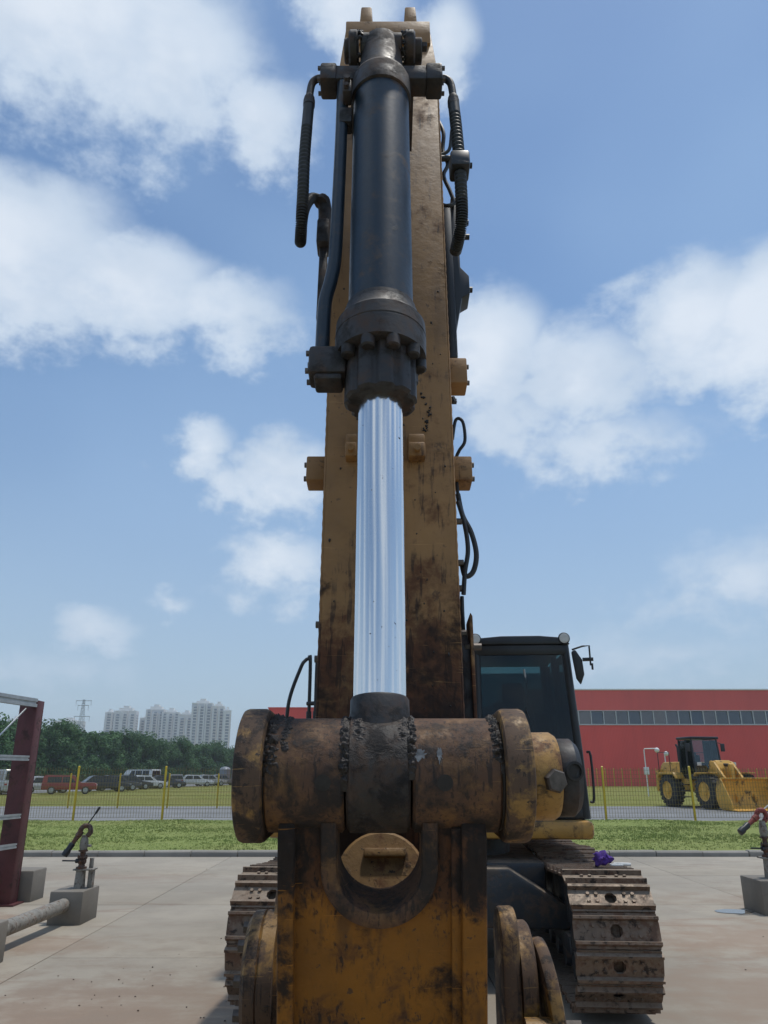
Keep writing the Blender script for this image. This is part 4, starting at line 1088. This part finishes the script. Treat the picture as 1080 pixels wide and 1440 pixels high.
mg, tg, bg_ = mat_new('hall_glass'); bg_.inputs['Base Color'].default_value = (.018, .024, .03, 1); bg_.inputs['Roughness'].default_value = .04; bg_.inputs['IOR'].default_value = 1.95
hall = thing('factory_hall', 'long red metal clad factory hall with a ribbon of windows', 'building', (30, 108, 0), world=True)
HX0, HX1, HY = 18.0, 82.0, 108.0
g = G(); g.box((HX0, HY, 0), (HX1, HY + 60, 7.95)); make('wall', g, M_CLAD, hall)
g = G(); g.box((HX0, HY, 9.72), (HX1, HY + 60, 12.45)); make('upper_wall', g, M_CLAD2, hall)
g = G(); g.box((HX0 + .1, HY + .45, 7.95), (HX1 - .1, HY + 59, 9.72)); make('window_backing', g, plain('hall_interior', (.03, .03, .032), .9), hall)
g = G(); g.box((HX0 - .1, HY - .15, 12.45), (HX1 + .1, HY + 60.1, 12.62), None, .02); make('roof_edge', g, M_WHITE, hall)
g = G(); g.box((HX0 + 1, HY + 1.0, 12.62), (HX1 - 1, HY + 58, 12.75), None, 0); make('roof', g, M_GALV, hall)
g = G(); g.box((HX0, HY - .12, 7.80), (HX1, HY + .1, 7.95), None, .01); make('sill', g, M_FRAME, hall)
g = G(); g.box((HX0, HY - .06, 9.66), (HX1, HY + .1, 9.76), None, .01); make('lintel', g, M_FRAME, hall)
psrc = msrc = None; x = HX0; k = 0
while x < HX1 - .5:
    if psrc is None:
        g = G(); g.box((x + .08, HY + .10, 7.96), (x + 1.62, HY + .13, 9.66)); psrc = make('window_pane', g, mg, hall, 0); pc = ORG[psrc.name].copy()
        g = G(); g.box((x - .05, HY - .02, 7.95), (x + .07, HY + .2, 9.66)); msrc = make('mullion', g, M_FRAME, hall, 0); mc = ORG[msrc.name].copy()
    else:
        inst(psrc, hall, (pc.x + x - HX0, pc.y, pc.z), (rnd.gauss(-.05, .02), 0, rnd.gauss(0, .04))); inst(msrc, hall, (mc.x + x - HX0, mc.y, mc.z))
    x += 1.70; k += 1
wing = thing('factory_wing', 'lower red factory wing showing beside the raised stick', 'building', (0, 112, 0), world=True)
g = G(); g.box((-15.9, 109, 0), (17.9, 160, 10.1)); make('wall', g, M_CLAD, wing)
g = G(); g.box((-16, 108.9, 10.1), (17.9, 160, 10.25)); make('roof_edge', g, M_CLAD2, wing)
g = G(); g.cyl((65, 112, 12.7), (65, 112, 14.6), .05, seg=8); g.cyl((64.4, 112, 14), (65.6, 112, 14), .04, seg=8); make('aerial', g, M_GALV, hall)

# ================================================================== far towers and pylon
M_TW = [plain('tower_white', (.74, .73, .70), .7, 0, .06, .05), plain('tower_cream', (.72, .66, .61), .7, 0, .06, .05), plain('tower_grey', (.56, .58, .60), .7, 0, .08, .05)]
M_TWIN = plain('tower_window', (.20, .235, .27), .3, 0, .35, .4)
def tower(label, x, y, w, dp, h, bays, crown, seed, rot=0.0):
    r_ = random.Random(seed)
    t = thing('apartment_tower', label, 'tower', (x, y, 0), rot, 'far apartment towers')
    g = G(); g.box((-w / 2, 0, -1), (w / 2, dp, h)); make('wall', g, M_TW[2 if seed % 3 == 0 else 0], t, 0)
    bw = w / bays; fl = 3.05; nf = int(h / fl)
    slabs = G(); wins = G()
    for b in range(bays):
        xa = -w / 2 + b * bw; xb = xa + bw; off = 1.6 + (1.2 if b % 2 else 0)
        g = G(); g.box((xa + bw * .04, -off, -1), (xa + bw * .30, .1, h - r_.choice((0, 2, 4)))); make('fin', g, M_TW[0], t, 0)
        g = G(); g.box((xa + bw * .78, -off + .4, -1), (xa + bw * .98, .1, h - r_.choice((0, 3)))); make('fin', g, M_TW[r_.choice((0, 1, 1))], t, 0)
        for f in range(nf):
            z = f * fl
            if z < 12: continue
            slabs.box((xa + bw * .30, -off + .3, z), (xa + bw * .78, .1, z + .75))
            wins.box((xa + bw * .33, -.25, z + .8), (xa + bw * .75, -.05, z + 2.7))
    for f in range(4, nf):                      # flank windows
        for q in range(3): wins.box((-w / 2 - .12, dp * (.15 + .28 * q), f * fl + .8), (w / 2 + .12, dp * (.15 + .28 * q) + 2.2, f * fl + 2.4))
    make('balcony_slabs', slabs, M_TW[1 if seed % 2 else 0], t, 0, kind='stuff'); make('windows', wins, M_TWIN, t, 0, kind='stuff')
    g = G(); g.box((-w * .30, 2, h), (w * .30, dp - 2, h + crown)); g.box((-w * .12, 3, h + crown), (w * .14, dp - 3, h + crown + 2.5)); g.box((-w * .5, -.6, h - .2), (w * .5, dp, h + .9)); make('roof_house', g, M_TW[0], t, 0)
tower('narrow white slab, leftmost of the far apartment towers', -321, 925, 9, 16, 68, 1, 2, 1, .1)
tower('far apartment tower with stepped roof, second from the left', -304, 930, 25, 18, 70, 3, 4, 2, .12)
tower('lowest far apartment tower, third from the left in the row', -285, 950, 14, 16, 63, 2, 2, 11, .0)
tower('far grey apartment tower, fourth from the left in the row', -270, 935, 22, 18, 72, 3, 4, 3, .1)
tower('far white apartment tower, fifth from the left in the row', -249, 925, 20, 18, 68, 3, 3, 4, .15)
tower('far apartment tower standing just left of the tallest tower', -226, 905, 17, 16, 64, 2, 3, 5, .1)
tower('tallest far apartment tower above the trees', -198, 860, 22, 18, 73, 3, 3, 6, .12)
tower('far cream apartment tower just right of the tallest one', -178, 850, 13, 18, 69, 2, 3, 7, .15)
tower('rightmost narrow far apartment tower beside the excavator', -167, 845, 8, 16, 64, 1, 2, 8, .2)
tower('low far pale block seen over the trees near the red column', -418, 900, 16, 14, 58, 2, 2, 9, .2)
tower('low far pale block under the power pylon', -342, 860, 30, 14, 54, 4, 2, 10, .1)
py = thing('power_pylon', 'lattice power pylon rising over the trees at left', 'pylon', (-198, 520, 0), world=True)
g = G(); Z = 47.5
for sx in (-1, 1):
    for sy in (-1, 1): g.cyl((-198 + sx * 3, 520 + sy * 3, 0), (-198 + sx * .5, 520 + sy * .5, Z), .22, .14, seg=6)
for k in range(14):
    z0 = Z * k / 14; z1 = Z * (k + 1) / 14; r0 = 3 - 2.5 * k / 14; r1 = 3 - 2.5 * (k + 1) / 14
    for sy in (-1, 1): g.cyl((-198 - r0, 520 + sy * r0, z0), (-198 + r1, 520 + sy * r1, z1), .10, seg=5); g.cyl((-198 + r0, 520 + sy * r0, z0), (-198 - r1, 520 + sy * r1, z1), .10, seg=5)
make('mast', g, M_GALV, py, kind='stuff')
for z, w in ((46.5, 5.2), (43.5, 3.6), (36.5, 5.2)):
    g = G(); g.box((-198 - w, 519.7, z), (-198 + w, 520.3, z + .35)); make('crossarm', g, M_GALV, py)
    for sx in (-1, 1): g = G(); g.cyl((-198 + sx * w * .95, 520, z), (-198 + sx * w * .95, 520, z - 3.0), .14, seg=6); make('insulator', g, M_GALV, py)

# ================================================================== trees
def leaf_mat(name, a, b2):
    m, t, b = mat_new(name)
    P = coords(t, True); n = t.noise(P, .55, 4, .6); n2 = t.noise(P, 4.0, 3, .6)
    rd = t.new('ShaderNodeObjectInfo').outputs['Random']
    c = t.mix(t.step(t.math('ADD', t.math('MULTIPLY', n, .6), t.math('MULTIPLY', n2, .4)), .35, .65), a, b2)
    c = t.mix(t.math('MULTIPLY', rd, .45), c, tuple(x * .6 for x in a))
    t.put(b.inputs['Base Color'], c); b.inputs['Roughness'].default_value = .6; b.inputs['Specular IOR Level'].default_value = .25
    tl = t.new('ShaderNodeBsdfTranslucent'); t.put(tl.inputs[0], c)
    mx = t.new('ShaderNodeMixShader'); mx.inputs[0].default_value = .22
    out = t.n['Material Output']; t.l.new(b.outputs[0], mx.inputs[1]); t.l.new(tl.outputs[0], mx.inputs[2]); t.l.new(mx.outputs[0], out.inputs[0])
    return m
M_LEAF = leaf_mat('broad_leaves', (.045, .115, .034), (.085, .185, .060)); M_NEEDLE = leaf_mat('dark_leaves', (.035, .07, .034), (.06, .11, .05))
M_BARK = plain('bark', (.10, .075, .055), .9, 0, .3, 4)
def crown_mesh(seed, rx, h, h0, n, conic=False):
    r_ = random.Random(seed); vs = []; fs = []
    blobs = []
    for k in range(34):
        a = r_.uniform(0, 6.283); q = math.sqrt(r_.random()) * .72; z = r_.uniform(.05, .95)
        sh = (1 - z) ** .8 * 1.0 if conic else math.sin(math.pi * (.30 + .62 * z)) ** .6
        blobs.append((rx * q * sh * math.cos(a), rx * q * sh * math.sin(a), h0 + (h - h0) * z * .92, rx * r_.uniform(.22, .40) * (.6 if conic else 1)))
    for i in range(n):
        bx, by, bz, br = blobs[r_.randrange(len(blobs))]
        d = Vector((r_.gauss(0, 1), r_.gauss(0, 1), r_.gauss(0, 1))).normalized() * br * (r_.random() ** .28)
        p = Vector((bx + d.x, by + d.y, bz + d.z * .8)); s = r_.uniform(.14, .30)
        nrm = (d.normalized() + Vector((r_.uniform(-.8, .8), r_.uniform(-.8, .8), r_.uniform(-.4, 1.0)))).normalized()
        u = nrm.orthogonal().normalized(); w = nrm.cross(u); a = r_.uniform(0, 6.28); u, w = u * math.cos(a) + w * math.sin(a), w * math.cos(a) - u * math.sin(a)
        o = len(vs); vs += [p - u * s, p - w * s * .55 + nrm * .03, p + u * s, p + w * s * .55 + nrm * .03]; fs.append((o, o + 1, o + 2, o + 3))
    return vs, fs, blobs
TREES = []
for k, (rx, h, con) in enumerate(((4.6, 9.6, False), (4.2, 8.8, False), (5.0, 10.2, False), (3.6, 8.4, False), (2.4, 9.4, True))):
    vs, fs, blobs = crown_mesh(40 + k, rx, h, .2, 8500, con)
    t = thing('tree', 'tree', 'tree')
    g = G(); g.tube([(0, 0, -.1), (.1, .05, h * .3), (-.05, .1, h * .55), (.05, 0, h * .85)], .2, 8, None, 3, lambda i, n: .24 * (1 - .8 * i / n))
    for (bx, by, bz, br) in blobs[:9]: g.tube([(0.05, .05, max(1.2, bz * .45)), (bx * .5, by * .5, bz * .75), (bx, by, bz)], .07, 5, None, 2)
    make('trunk', g, M_BARK, t)
    g = G(); g.add(vs, fs); make('crown', g, M_NEEDLE if con else M_LEAF, t, 0, kind='stuff')
    TREES.append(t)
spots = []
for k in range(27):
    f = k / 26
    spots.append((-58 + 15.5 * f + rnd.uniform(-1.2, 1.2), 112 + 118 * f + rnd.uniform(-5, 5), rnd.randrange(4), rnd.uniform(1.0, 1.2) * (1.04 - .24 * f)))
for k in range(11):
    f = k / 10
    spots.append((-70 + 14 * f + rnd.uniform(-2, 2), 158 + 112 * f + rnd.uniform(-5, 5), 4 if k % 3 else 1, rnd.uniform(1.0, 1.25)))
used = set()
for i, (x, y, k, s) in enumerate(spots):
    src = TREES[k]; t = src if k not in used else copy_tree(src)
    used.add(k); t.location = (x, y, 0); t.scale = (s, s, s * rnd.uniform(.95, 1.08)); t.rotation_euler = (0, 0, rnd.uniform(0, 6.28))
    t['category'] = 'tree'; t['group'] = 'trees behind the car park'
    t['label'] = 'dark narrow tree standing in the row behind the leafy green trees' if k == 4 else ('leftmost leafy green tree in the row, behind the dark red column' if i == 0 else 'rightmost leafy green tree in the row, beside the excavator' if i == 26 else 'leafy green tree in the dense row behind the parked cars')

# ================================================================== parked cars
M_CGLASS = plain('car_glass', (.02, .025, .03), .08, 0, .1)
CAR_COL = {}
def car_paint(c):
    if c not in CAR_COL: CAR_COL[c] = plain('car_paint_%d' % len(CAR_COL), c, .3, 0, .05)
    return CAR_COL[c]
def car(label, cat, loc, rotz, col, L=4.5, W=1.78, H=1.45, style='sedan', name='parked_car'):
    t = thing(name, label, cat, (loc[0], loc[1], .006), rotz, 'cars in the car park')
    bel = H * (.60 if style != 'van' else .56); m = car_paint(col); h = L / 2
    if style == 'van': prof = [(-h, .32), (h, .32), (h, .95), (h - .12, bel), (-h, bel)]; top = [(-h + .03, bel), (h - .55, bel), (h - 1.15, H - .06), (h - 1.5, H), (-h + .1, H), (-h + .02, H - .08)]
    elif style == 'suv': prof = [(-h, .35), (h, .35), (h, .80), (h - .25, bel), (-h, bel)]; top = [(-h + .04, bel), (h - 1.25, bel), (h - 1.85, H - .03), (-h + .25, H), (-h + .08, H - .1)]
    else: prof = [(-h, .28), (h, .28), (h, .62), (h - .35, .76), (h - 1.15, bel), (-h + .55, bel), (-h, .84)]; top = [(-h + .45, bel), (h - 1.2, bel), (h - 1.95, H - .03), (-h + 1.45, H), (-h + 1.1, H - .05)]
    g = G(); g.prism(prof, 'x', -W / 2, W / 2, None, .07); body = make('body', g, m, t)
    g = G(); n = len(top); ins = .12 if style != 'van' else .06
    f_ = lambda p, s: (s * (W / 2 - .03 - ins * (p[1] - bel) / (H - bel)), p[0], p[1])
    g.add([f_(p, -1) for p in top] + [f_(p, 1) for p in top], [tuple(range(n)), tuple(range(2 * n - 1, n - 1, -1))] + [(i, i + n, (i + 1) % n + n, (i + 1) % n) for i in range(n)]); make('cabin', g, m, t)
    y_front = max(p[0] for p in top); y_back = min(p[0] for p in top); zt = H - .13
    for s in (-1, 1):                                      # side glass
        xs = lambda z: s * (W / 2 - .03 - ins * (z - bel) / (H - bel) + .008)
        a0, a1 = (y_back + .35, y_front - .35) if style != 'van' else (y_back + .35, y_front - .9)
        k_ = 3 if style == 'van' else 2
        for q in range(k_):
            u0 = a0 + (a1 - a0) * q / k_ + .04; u1 = a0 + (a1 - a0) * (q + 1) / k_ - .04
            ti = .45 * (1 if q == k_ - 1 else 0); tb = (.3 if style == 'sedan' and q == 0 else 0)
            g = G(); g.add([(xs(bel + .03), u0, bel + .03), (xs(bel + .03), u1, bel + .03), (xs(zt), u1 - ti, zt), (xs(zt), u0 + tb, zt)], [(0, 1, 2, 3)]); make('side_window', g, M_CGLASS, t, 0)
    i0, i1 = 1, 2
    def quad(p, q, name):
        g = G(); d_ = Vector((0, q[0] - p[0], q[1] - p[1])); nn = Vector((0, d_.z, -d_.y)).normalized() * .01 * (1 if p[0] > 0 else -1)
        if p[0] > 0 and nn.y < 0 or p[0] < 0 and nn.y > 0: nn = -nn
        a = Vector((0, p[0], p[1])) + d_ * .08 + nn; b = Vector((0, p[0], p[1])) + d_ * .92 + nn
        wa = W / 2 - .12; wb = wa - ins; g.add([(-wa, a.y, a.z), (wa, a.y, a.z), (wb, b.y, b.z), (-wb, b.y, b.z)], [(0, 1, 2, 3)]); make(name, g, M_CGLASS, t, 0)
    quad(top[1], top[2], 'windscreen'); quad(top[0], top[-1], 'rear_window')
    for s in (-1, 1):
        for y in (h - .85, -h + .8):
            g = G(); g.lathe((s * (W / 2 - .20), y, .32), (s, 0, 0), [(0, .25), (.02, .32), (.19, .32), (.21, .26), (.212, .2)], 20); w = make('wheel', g, M_TYRE, t)
            g = G(); g.lathe((s * (W / 2 + .012), y, .32), (s, 0, 0), [(-.01, .2), (.004, .19), (.008, .05)], 16); make('rim', g, M_GALV, t)
        g = G(); g.box((s * (W / 2 - .42), h - .03, .62), (s * (W / 2 - .06), h + .012, .76), None, .02); make('headlight', g, M_LAMP, t)
        g = G(); g.box((s * (W / 2 - .30), -h - .012, .72), (s * (W / 2 - .06), -h + .03, .86), None, .02); make('tail_light', g, car_paint((.30, .02, .02)), t)
    return t
car('white panel van with dark side windows parked in the row of cars', 'van', (-29.2, 97), R(66), (.66, .67, .66), 5.0, 1.75, 2.05, 'van', 'parked_van')
car('bright red off-roader parked at the left of the cars', 'car', (-26.4, 68.5), R(-72), (.26, .035, .03), 4.3, 1.75, 1.5, 'suv')
car('silver van partly behind the dark red column', 'van', (-31.5, 68), R(40), (.50, .51, .52), 4.6, 1.75, 1.95, 'van', 'parked_van')
car('white car between the silver van and the red off-roader', 'car', (-29.6, 71.5), R(-60), (.60, .60, .60), 4.3, 1.75, 1.42)
car('black sedan just right of the red off-roader', 'car', (-26.3, 76.5), R(-58), (.02, .021, .023), 4.6, 1.8, 1.45)
car('dark grey sedan, second right of the red off-roader', 'car', (-26.8, 81.5), R(-58), (.05, .052, .056), 4.6, 1.8, 1.45)
car('charcoal sedan just left of the white panel van', 'car', (-27.0, 86.5), R(-58), (.03, .032, .036), 4.6, 1.8, 1.45)
car('white sedan with its nose in front of the white panel van', 'car', (-26.6, 91.0), R(-60), (.62, .62, .61), 4.5, 1.78, 1.42)
car('dark blue sedan close in front of the white panel van', 'car', (-25.4, 94.5), R(-60), (.03, .035, .05), 4.5, 1.78, 1.4)
car('small grey car right behind the white panel van', 'car', (-26.6, 103.5), R(20), (.20, .20, .21), 4.2, 1.72, 1.5, 'suv')
car('silver white sedan right of the panel van', 'car', (-24.6, 106), R(-70), (.58, .59, .60), 4.6, 1.8, 1.45)
car('pale grey sedan at the right end of the parked cars', 'car', (-23.9, 111.5), R(-62), (.34, .34, .34), 4.5, 1.78, 1.45)
car('dark silver car last in the row of parked cars', 'car', (-22.8, 115), R(-62), (.16, .16, .17), 4.5, 1.78, 1.45)
car('grey car at the far left edge of the picture', 'car', (-34.6, 71.0), R(-50), (.40, .40, .41), 4.5, 1.78, 1.48)
M_TANK = plain('tank_grey', (.22, .25, .28), .5, .1, .15, 1)
for (x, y, lab) in ((-24.7, 126, 'left of the two grey upright tanks beyond the cars'), (-23.1, 127.5, 'right of the two grey upright tanks beyond the cars')):
    g = G(); g.lathe((x, y, 0), (0, 0, 1), [(0, .85), (2.2, .85), (2.5, .6), (2.6, .1)], 24); tag(make('storage_tank', g, M_TANK, None), lab, 'tank', 'grey tanks beyond the cars')

# ================================================================== wheel loader
LD = thing('wheel_loader', 'yellow wheel loader with its bucket lowered, parked on the road', 'wheel loader', (16.75, 42.2, 0), R(192.7))
def wheel(x, y):
    s = 1 if x > 0 else -1; r = .82
    g = G(); g.lathe((x - s * .30, y, r), (s, 0, 0), [(0, .46), (.03, .62), (.06, .76), (.14, .80), (.46, .80), (.54, .76), (.57, .62), (.60, .46)], 40, cap=False)
    for k in range(22):
        a = 2 * math.pi * k / 22
        for o, da in ((.06, 0), (.31, .14)):
            m4 = Matrix.Translation((x - s * .30, y, r)) @ Matrix.Rotation(a + da, 4, 'X')
            g.box((s * o, -.055, .77), (s * (o + .24), .055, .835), m4)
    w = make('wheel', g, M_TYRE, LD)
    g = G(); g.lathe((x + s * .24, y, r), (s, 0, 0), [(0, .47), (.04, .46), (.0, .40), (-.10, .34), (-.08, .20), (.04, .18), (.06, .06)], 28); make('rim', g, M_YLOAD, w)
for x in (-1.05, 1.05):
    for y in (-1.62, 1.62): wheel(x, y)
g = G(); g.prism([(-2.9, .85), (-.2, .75), (-.2, 1.35), (-.95, 1.45), (-1.1, 2.25), (-2.6, 2.25), (-2.9, 2.05)], 'x', -.82, .82, None, .06); make('rear_body', g, M_YLOAD, LD)
g = G(); g.prism([(-3.15, .75), (-2.85, .7), (-2.85, 1.9), (-3.1, 1.7)], 'x', -1.05, 1.05, None, .05); make('counterweight', g, M_YLOAD, LD)
for s in (-1, 1):
    g = G(); g.prism([(-2.5, 1.50), (-2.3, 1.72), (-.9, 1.72), (-.65, 1.45), (-.7, 1.38), (-.95, 1.62), (-2.25, 1.62), (-2.42, 1.46)], 'x', s * .82, s * 1.36, None, .015); make('rear_fender', g, M_YLOAD, LD)
    g = G(); g.prism([(.85, 1.55), (1.0, 1.72), (2.1, 1.72), (2.1, 1.66), (1.05, 1.66), (.92, 1.52)], 'x', s * .80, s * 1.34, None, .01); make('front_fender', g, M_YLOAD, LD)
    for k in range(3): g = G(); g.box((s * .85, -.60, .5 + .3 * k), (s * 1.2, -.15, .54 + .3 * k), None, .01); make('step', g, M_BLACK, LD)
    g = G(); g.tube([(s * 1.15, -2.5, 1.75), (s * 1.15, -2.5, 2.75), (s * 1.15, -1.4, 2.75), (s * 1.15, -1.4, 1.75)], .022, 8, None, 1); make('handrail', g, M_BLACK, LD)
g = G(); g.box((-.52, .25, .75), (.52, 2.2, 1.25), None, .04); g.prism([(.6, 1.2), (1.7, 1.2), (1.75, 1.9), (1.5, 2.3), (1.1, 2.25), (.7, 1.6)], 'x', -.42, .42, None, .03); make('front_frame', g, M_YLOAD, LD)
# cab
g = G(); CB = (-1.05, .35, 1.40, 3.42); w = .78
for s in (-1, 1):
    for y, yt in ((CB[0], CB[0] + .05), (CB[1], CB[1] - .22), (-.35, -.35)): g.tube([(s * w, y, 1.4), (s * (w - .04), yt, 3.35)], .05, 8, None, 1)
g.box((-w, CB[0], 1.38), (w, CB[1], 1.62), None, .03); g.box((-w, CB[0], 1.6), (w, CB[0] + .08, 2.2), None, .02)
lc = make('cab', g, M_BLACK, LD)
g = G(); g.box((-w - .05, CB[0] - .05, 3.36), (w + .05, CB[1] - .08, 3.50), None, .05); make('cab_roof', g, M_BLACK, lc)
def lpane(name, pts): return pane(name, pts, Matrix.Identity(4), M_CLEAR, lc)
lpane('windscreen', [(-w + .05, CB[1] - .02, 1.65), (w - .05, CB[1] - .02, 1.65), (w - .08, CB[1] - .20, 3.33), (-w + .08, CB[1] - .20, 3.33)])
for s in (-1, 1):
    lpane('side_window', [(s * (w - .01), -.32, 1.65), (s * (w - .01), CB[1] - .06, 1.65), (s * (w - .05), CB[1] - .24, 3.33), (s * (w - .05), -.32, 3.33)]); lpane('door_window', [(s * (w - .01), CB[0] + .08, 1.65), (s * (w - .01), -.39, 1.65), (s * (w - .05), -.39, 3.33), (s * (w - .05), CB[0] + .1, 3.33)])
g = G(); g.box((-.28, -.75, 1.6), (.28, -.25, 1.9), None, .05); g.box((-.26, -.85, 1.85), (.26, -.7, 2.6), None, .05); make('seat', g, M_BLACK, lc)
g = G(); g.tube([(0, .2, 1.6), (0, .05, 2.05)], .05, 8, None, 1); g.lathe((0, .04, 2.08), (0, -.5, .85), [(0, .2), (.03, .2)], 20); make('steering_wheel', g, M_BLACK, lc)
for s in (-1, 1):
    g = G(); g.box((s * .50 - .14, .62, 1.98), (s * .50 + .14, .74, 2.16), None, .02) if False else g.box((s * 1.0 - .14, .85, 2.02), (s * 1.0 + .14, 1.0, 2.22), None, .03); make('headlight', g, M_BLACK, LD)
    g = G(); g.box((s * 1.0 - .12, .995, 2.04), (s * 1.0 + .12, 1.015, 2.20), None, .004); make('headlight_lens', g, M_LAMP, LD)
    g = G(); g.tube([(s * 1.0, .92, 1.7), (s * 1.0, .92, 2.04)], .03, 8, None, 1); make('headlight_stalk', g, M_BLACK, LD)
    g = G(); g.box((s * 1.02 - .12, .20, 2.75), (s * 1.02 + .12, .26, 3.15), None, .03); g.tube([(s * .78, .15, 3.2), (s * 1.02, .22, 3.12)], .018, 6, None, 1); make('mirror', g, M_BLACK, LD)
g = G(); g.tube([(.45, -1.6, 2.2), (.45, -1.6, 3.0), (.45, -1.72, 3.15)], .06, 10, None, 1); make('exhaust_pipe', g, M_BLACK, LD)
g = G(); g.tube([(-.45, -1.5, 2.2), (-.45, -1.5, 2.75)], .11, 12, None, 1); make('air_intake', g, M_BLACK, LD)
for s in (-1, 1):
    g = G(); g.prism([(1.10, 2.05), (1.25, 2.28), (1.55, 2.22), (2.5, 1.20), (3.05, .62), (3.0, .38), (2.75, .42), (2.2, 1.0), (1.35, 1.85)], 'x', s * .44, s * .56, None, .015); make('lift_arm', g, M_YLOAD, LD)
    g = G(); g.cyl((s * .36, .9, 1.0), (s * .36, 2.0, 1.30), .08, seg=14); make('lift_cylinder', g, M_BLACK, LD)
g = G(); g.prism([(1.9, 1.75), (2.05, 2.15), (2.2, 2.1), (2.25, 1.3), (2.1, 1.25)], 'x', -.10, .10, None, .015); make('rocker', g, M_YLOAD, LD)
g = G(); g.cyl((0, 1.2, 2.1), (0, 2.0, 2.05), .08, seg=14); make('tilt_cylinder', g, M_BLACK, LD)
g = G(); bo = [(4.15, .03), (3.2, .03), (2.95, .18), (2.82, .5), (2.85, .95), (3.05, 1.38), (3.30, 1.48), (3.31, 1.43), (3.10, 1.33), (2.91, .94), (2.88, .52), (3.0, .24), (3.22, .09), (4.15, .07)]
g.prism(bo, 'x', -1.52, 1.52); lb = make('bucket', g, M_YLOAD, LD)
for s in (-1, 1):
    g = G(); g.prism([(4.0, .04), (3.2, .04), (2.96, .19), (2.84, .5), (2.87, .95), (3.06, 1.37), (3.30, 1.46), (3.55, 1.05), (3.95, .35)], 'x', s * 1.50, s * 1.545, None, .006); make('bucket_cheek', g, M_YLOAD, lb)
g = G(); g.prism([(4.35, .035), (3.9, .02), (3.9, .085)], 'x', -1.56, 1.56); make('cutting_edge', g, M_YLOAD, lb)

# ================================================================== loose stones and grit on the yard
M_STONE = plain('loose_stone', (.15, .115, .09), .9, 0, .5, 20)
g = G()
for k in range(150):
    x, y = (rnd.gauss(-1.9, 1.1), rnd.gauss(6.6, 1.3)) if k % 3 else (rnd.uniform(-6, 7), rnd.uniform(5, 16))
    r_ = rnd.uniform(.003, .008) * (1.5 if rnd.random() < .08 else 1); g.lump((x, y, r_ * .5), r_, k, .5, 1, (1.2, 1, .7))
o = make('grit', g, M_STONE, None, 60, kind='stuff'); tag(o, 'scattered small stones and grit lying on the concrete yard', 'grit')

# ================================================================== air
HAZE = .00042
m = bpy.data.materials.new('haze_air'); m.use_nodes = True; t = NT(m.node_tree); t.n.clear()
out = t.new('ShaderNodeOutputMaterial'); pv_ = t.new('ShaderNodeVolumePrincipled')
pv_.inputs['Color'].default_value = (.86, .92, 1.0, 1); pv_.inputs['Density'].default_value = HAZE; pv_.inputs['Anisotropy'].default_value = .0
t.l.new(pv_.outputs[0], out.inputs['Volume'])
g = G(); g.box((-1320, -320, -1.2), (1320, 1520, 82)); hz = make('haze', g, m, None, 0, kind='stuff'); tag(hz, 'thin summer haze over the whole site', 'haze')
